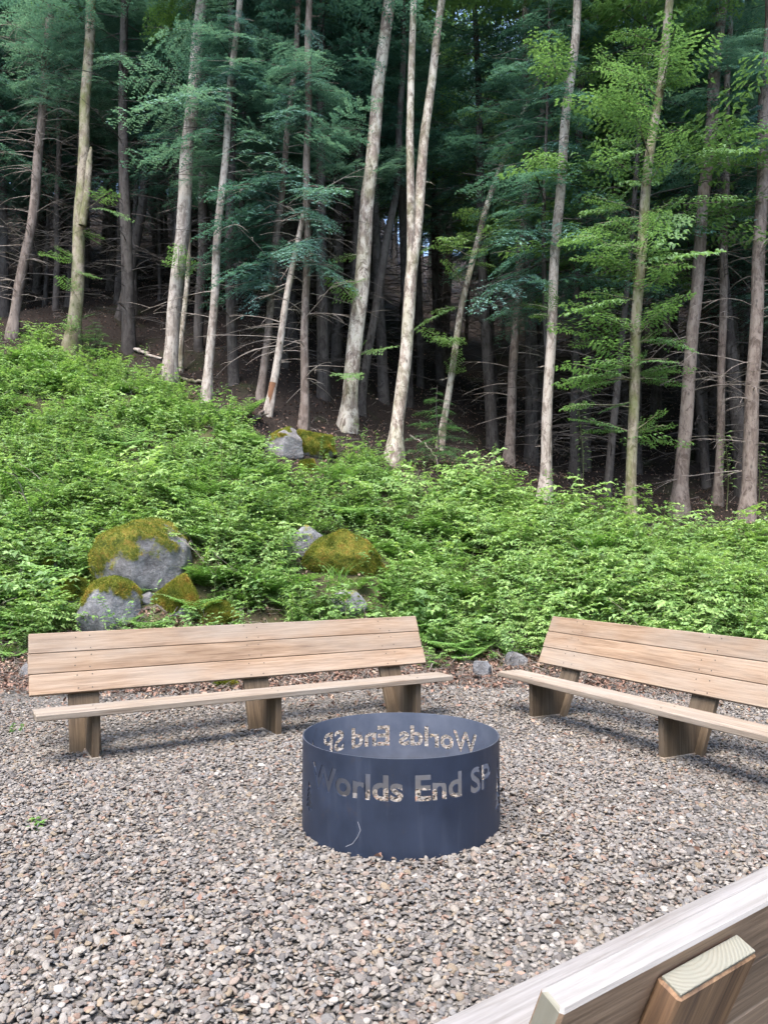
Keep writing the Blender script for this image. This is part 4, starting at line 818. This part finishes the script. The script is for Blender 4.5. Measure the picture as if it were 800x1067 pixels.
def build_ring():
    loops = outlines('Worlds End SP'); A = np.concatenate(loops); x0, x1 = A[:, 0].min(), A[:, 0].max(); capz = max(l[:, 1].max() for l in loops)
    arc = R(57 + 58.5) * RINGR; sx = arc / (x1 - x0); sz = .128 / capz; shapes = []
    for off in (0.0, math.pi):
        for l in loops: shapes.append(np.stack([(l[:, 0] - x0) * sx + (R(-58.5) + off) * RINGR, l[:, 1] * sz + .305], 1))
        for a, z0, z1, w in ((70, .12, .43, .115), (96, .13, .36, .15), (117, .15, .315, .085)): shapes.append(pine((R(a) + off) * RINGR, z0, z1, w))
    c = bpy.data.curves.new('sheet', 'CURVE'); c.dimensions = '2D'; c.fill_mode = 'BOTH'
    s0 = R(-86) * RINGR; rect = np.array([(s0 + .001, -.03), (s0 + CIRC - .001, -.03), (s0 + CIRC - .001, RINGH), (s0 + .001, RINGH)])
    for sh in [rect] + shapes:
        sh = sh.copy()
        if sh is not rect and sh[:, 0].mean() > s0 + CIRC: sh[:, 0] -= CIRC
        sp = c.splines.new('POLY'); sp.points.add(len(sh) - 1); sp.use_cyclic_u = True
        sp.points.foreach_set('co', np.c_[sh, np.zeros(len(sh)), np.ones(len(sh))].astype(np.float32).ravel())
    o = bpy.data.objects.new('sheet', c); COL.objects.link(o); dg = bpy.context.evaluated_depsgraph_get(); me = bpy.data.meshes.new_from_object(o.evaluated_get(dg)); bpy.data.objects.remove(o)
    import bmesh
    bm = bmesh.new(); bm.from_mesh(me); bmesh.ops.remove_doubles(bm, verts=bm.verts, dist=1e-5)
    for k in range(1, 240):
        bmesh.ops.bisect_plane(bm, geom=bm.verts[:] + bm.edges[:] + bm.faces[:], plane_co=(s0 + CIRC * k / 240, 0, 0), plane_no=(1, 0, 0), dist=1e-6)
    bm.verts.index_update(); V = np.array([v.co[:] for v in bm.verts]); F_ = [[v.index for v in f.verts] for f in bm.faces]; E_ = []
    for e in bm.edges:
        if len(e.link_faces) == 1:
            l = e.link_loops[0]; E_.append((l.vert.index, l.link_loop_next.vert.index))
    bm.free(); n = len(V)
    def wrap(rad): a = V[:, 0] / RINGR; return np.stack([rad * np.sin(a), -rad * np.cos(a), V[:, 1]], 1)
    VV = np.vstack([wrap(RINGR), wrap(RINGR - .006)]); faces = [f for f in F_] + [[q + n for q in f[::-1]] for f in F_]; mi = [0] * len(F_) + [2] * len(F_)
    for a, b in E_:
        faces.append([b, a, a + n, b + n]); mi.append(1 if V[a, 1] > RINGH - .001 and V[b, 1] > RINGH - .001 else 0)
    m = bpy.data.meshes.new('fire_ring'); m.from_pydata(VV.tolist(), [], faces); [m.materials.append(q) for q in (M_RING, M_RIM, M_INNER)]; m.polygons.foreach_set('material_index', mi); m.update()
    return m
ring = root('fire_ring', (*RINGC, 0), 'dark blue steel fire ring with cut-out lettering standing on the gravel', 'fire ring')
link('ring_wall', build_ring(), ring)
b = Buf(); ap = np.array([(-.17, .145), (-.155, .105), (-.17, .07), (-.20, .03), (-.24, .008)]); ap = np.stack([np.interp(np.linspace(0, 4, 17), range(5), ap[:, k]) for k in (0, 1)], 1); rr_ = RINGR + .0015
tube(b, np.stack([rr_ * np.sin(ap[:, 0] / RINGR * 1.0 - .12), -rr_ * np.cos(ap[:, 0] / RINGR - .12), ap[:, 1] + .04], 1), np.full(17, .0011), 5); link('scratch', mesh_of('scratch', b, [M_SCRATCH]), ring)

# ------------------------------------------------------------------ light
EL, AZ = R(64), R(204)     # sun behind the camera and to the left (azimuth from +y, clockwise)
w = bpy.data.worlds.new('World'); sc.world = w; w.use_nodes = True; nt = w.node_tree; nt.nodes.clear()
sky = nt.nodes.new('ShaderNodeTexSky'); sky.sky_type = 'NISHITA'; sky.sun_disc = False; sky.sun_elevation = EL; sky.sun_rotation = AZ; sky.dust_density = 2.0; sky.air_density = 1.0
bg = nt.nodes.new('ShaderNodeBackground'); bg.inputs[1].default_value = .14; ow = nt.nodes.new('ShaderNodeOutputWorld'); nt.links.new(sky.outputs[0], bg.inputs[0]); nt.links.new(bg.outputs[0], ow.inputs[0])
sun = bpy.data.lights.new('sun', 'SUN'); sun.energy = 1.4; sun.angle = R(40); sun.color = (1, .93, .84); so = bpy.data.objects.new('sun', sun); COL.objects.link(so)
sd = Vector((math.sin(AZ) * math.cos(EL), math.cos(AZ) * math.cos(EL), math.sin(EL))); so.rotation_euler = sd.to_track_quat('Z', 'Y').to_euler()
vs = sc.view_settings; vs.view_transform = 'Standard'; vs.look = 'None'; vs.gamma = 1; vs.use_curve_mapping = False; vs.exposure = 2.5
cy = sc.cycles; cy.use_adaptive_sampling = True; cy.adaptive_threshold = .02; cy.max_bounces = 6; cy.diffuse_bounces = 3; cy.glossy_bounces = 2; cy.transmission_bounces = 3; cy.use_denoising = True; cy.caustics_reflective = False; cy.caustics_refractive = False
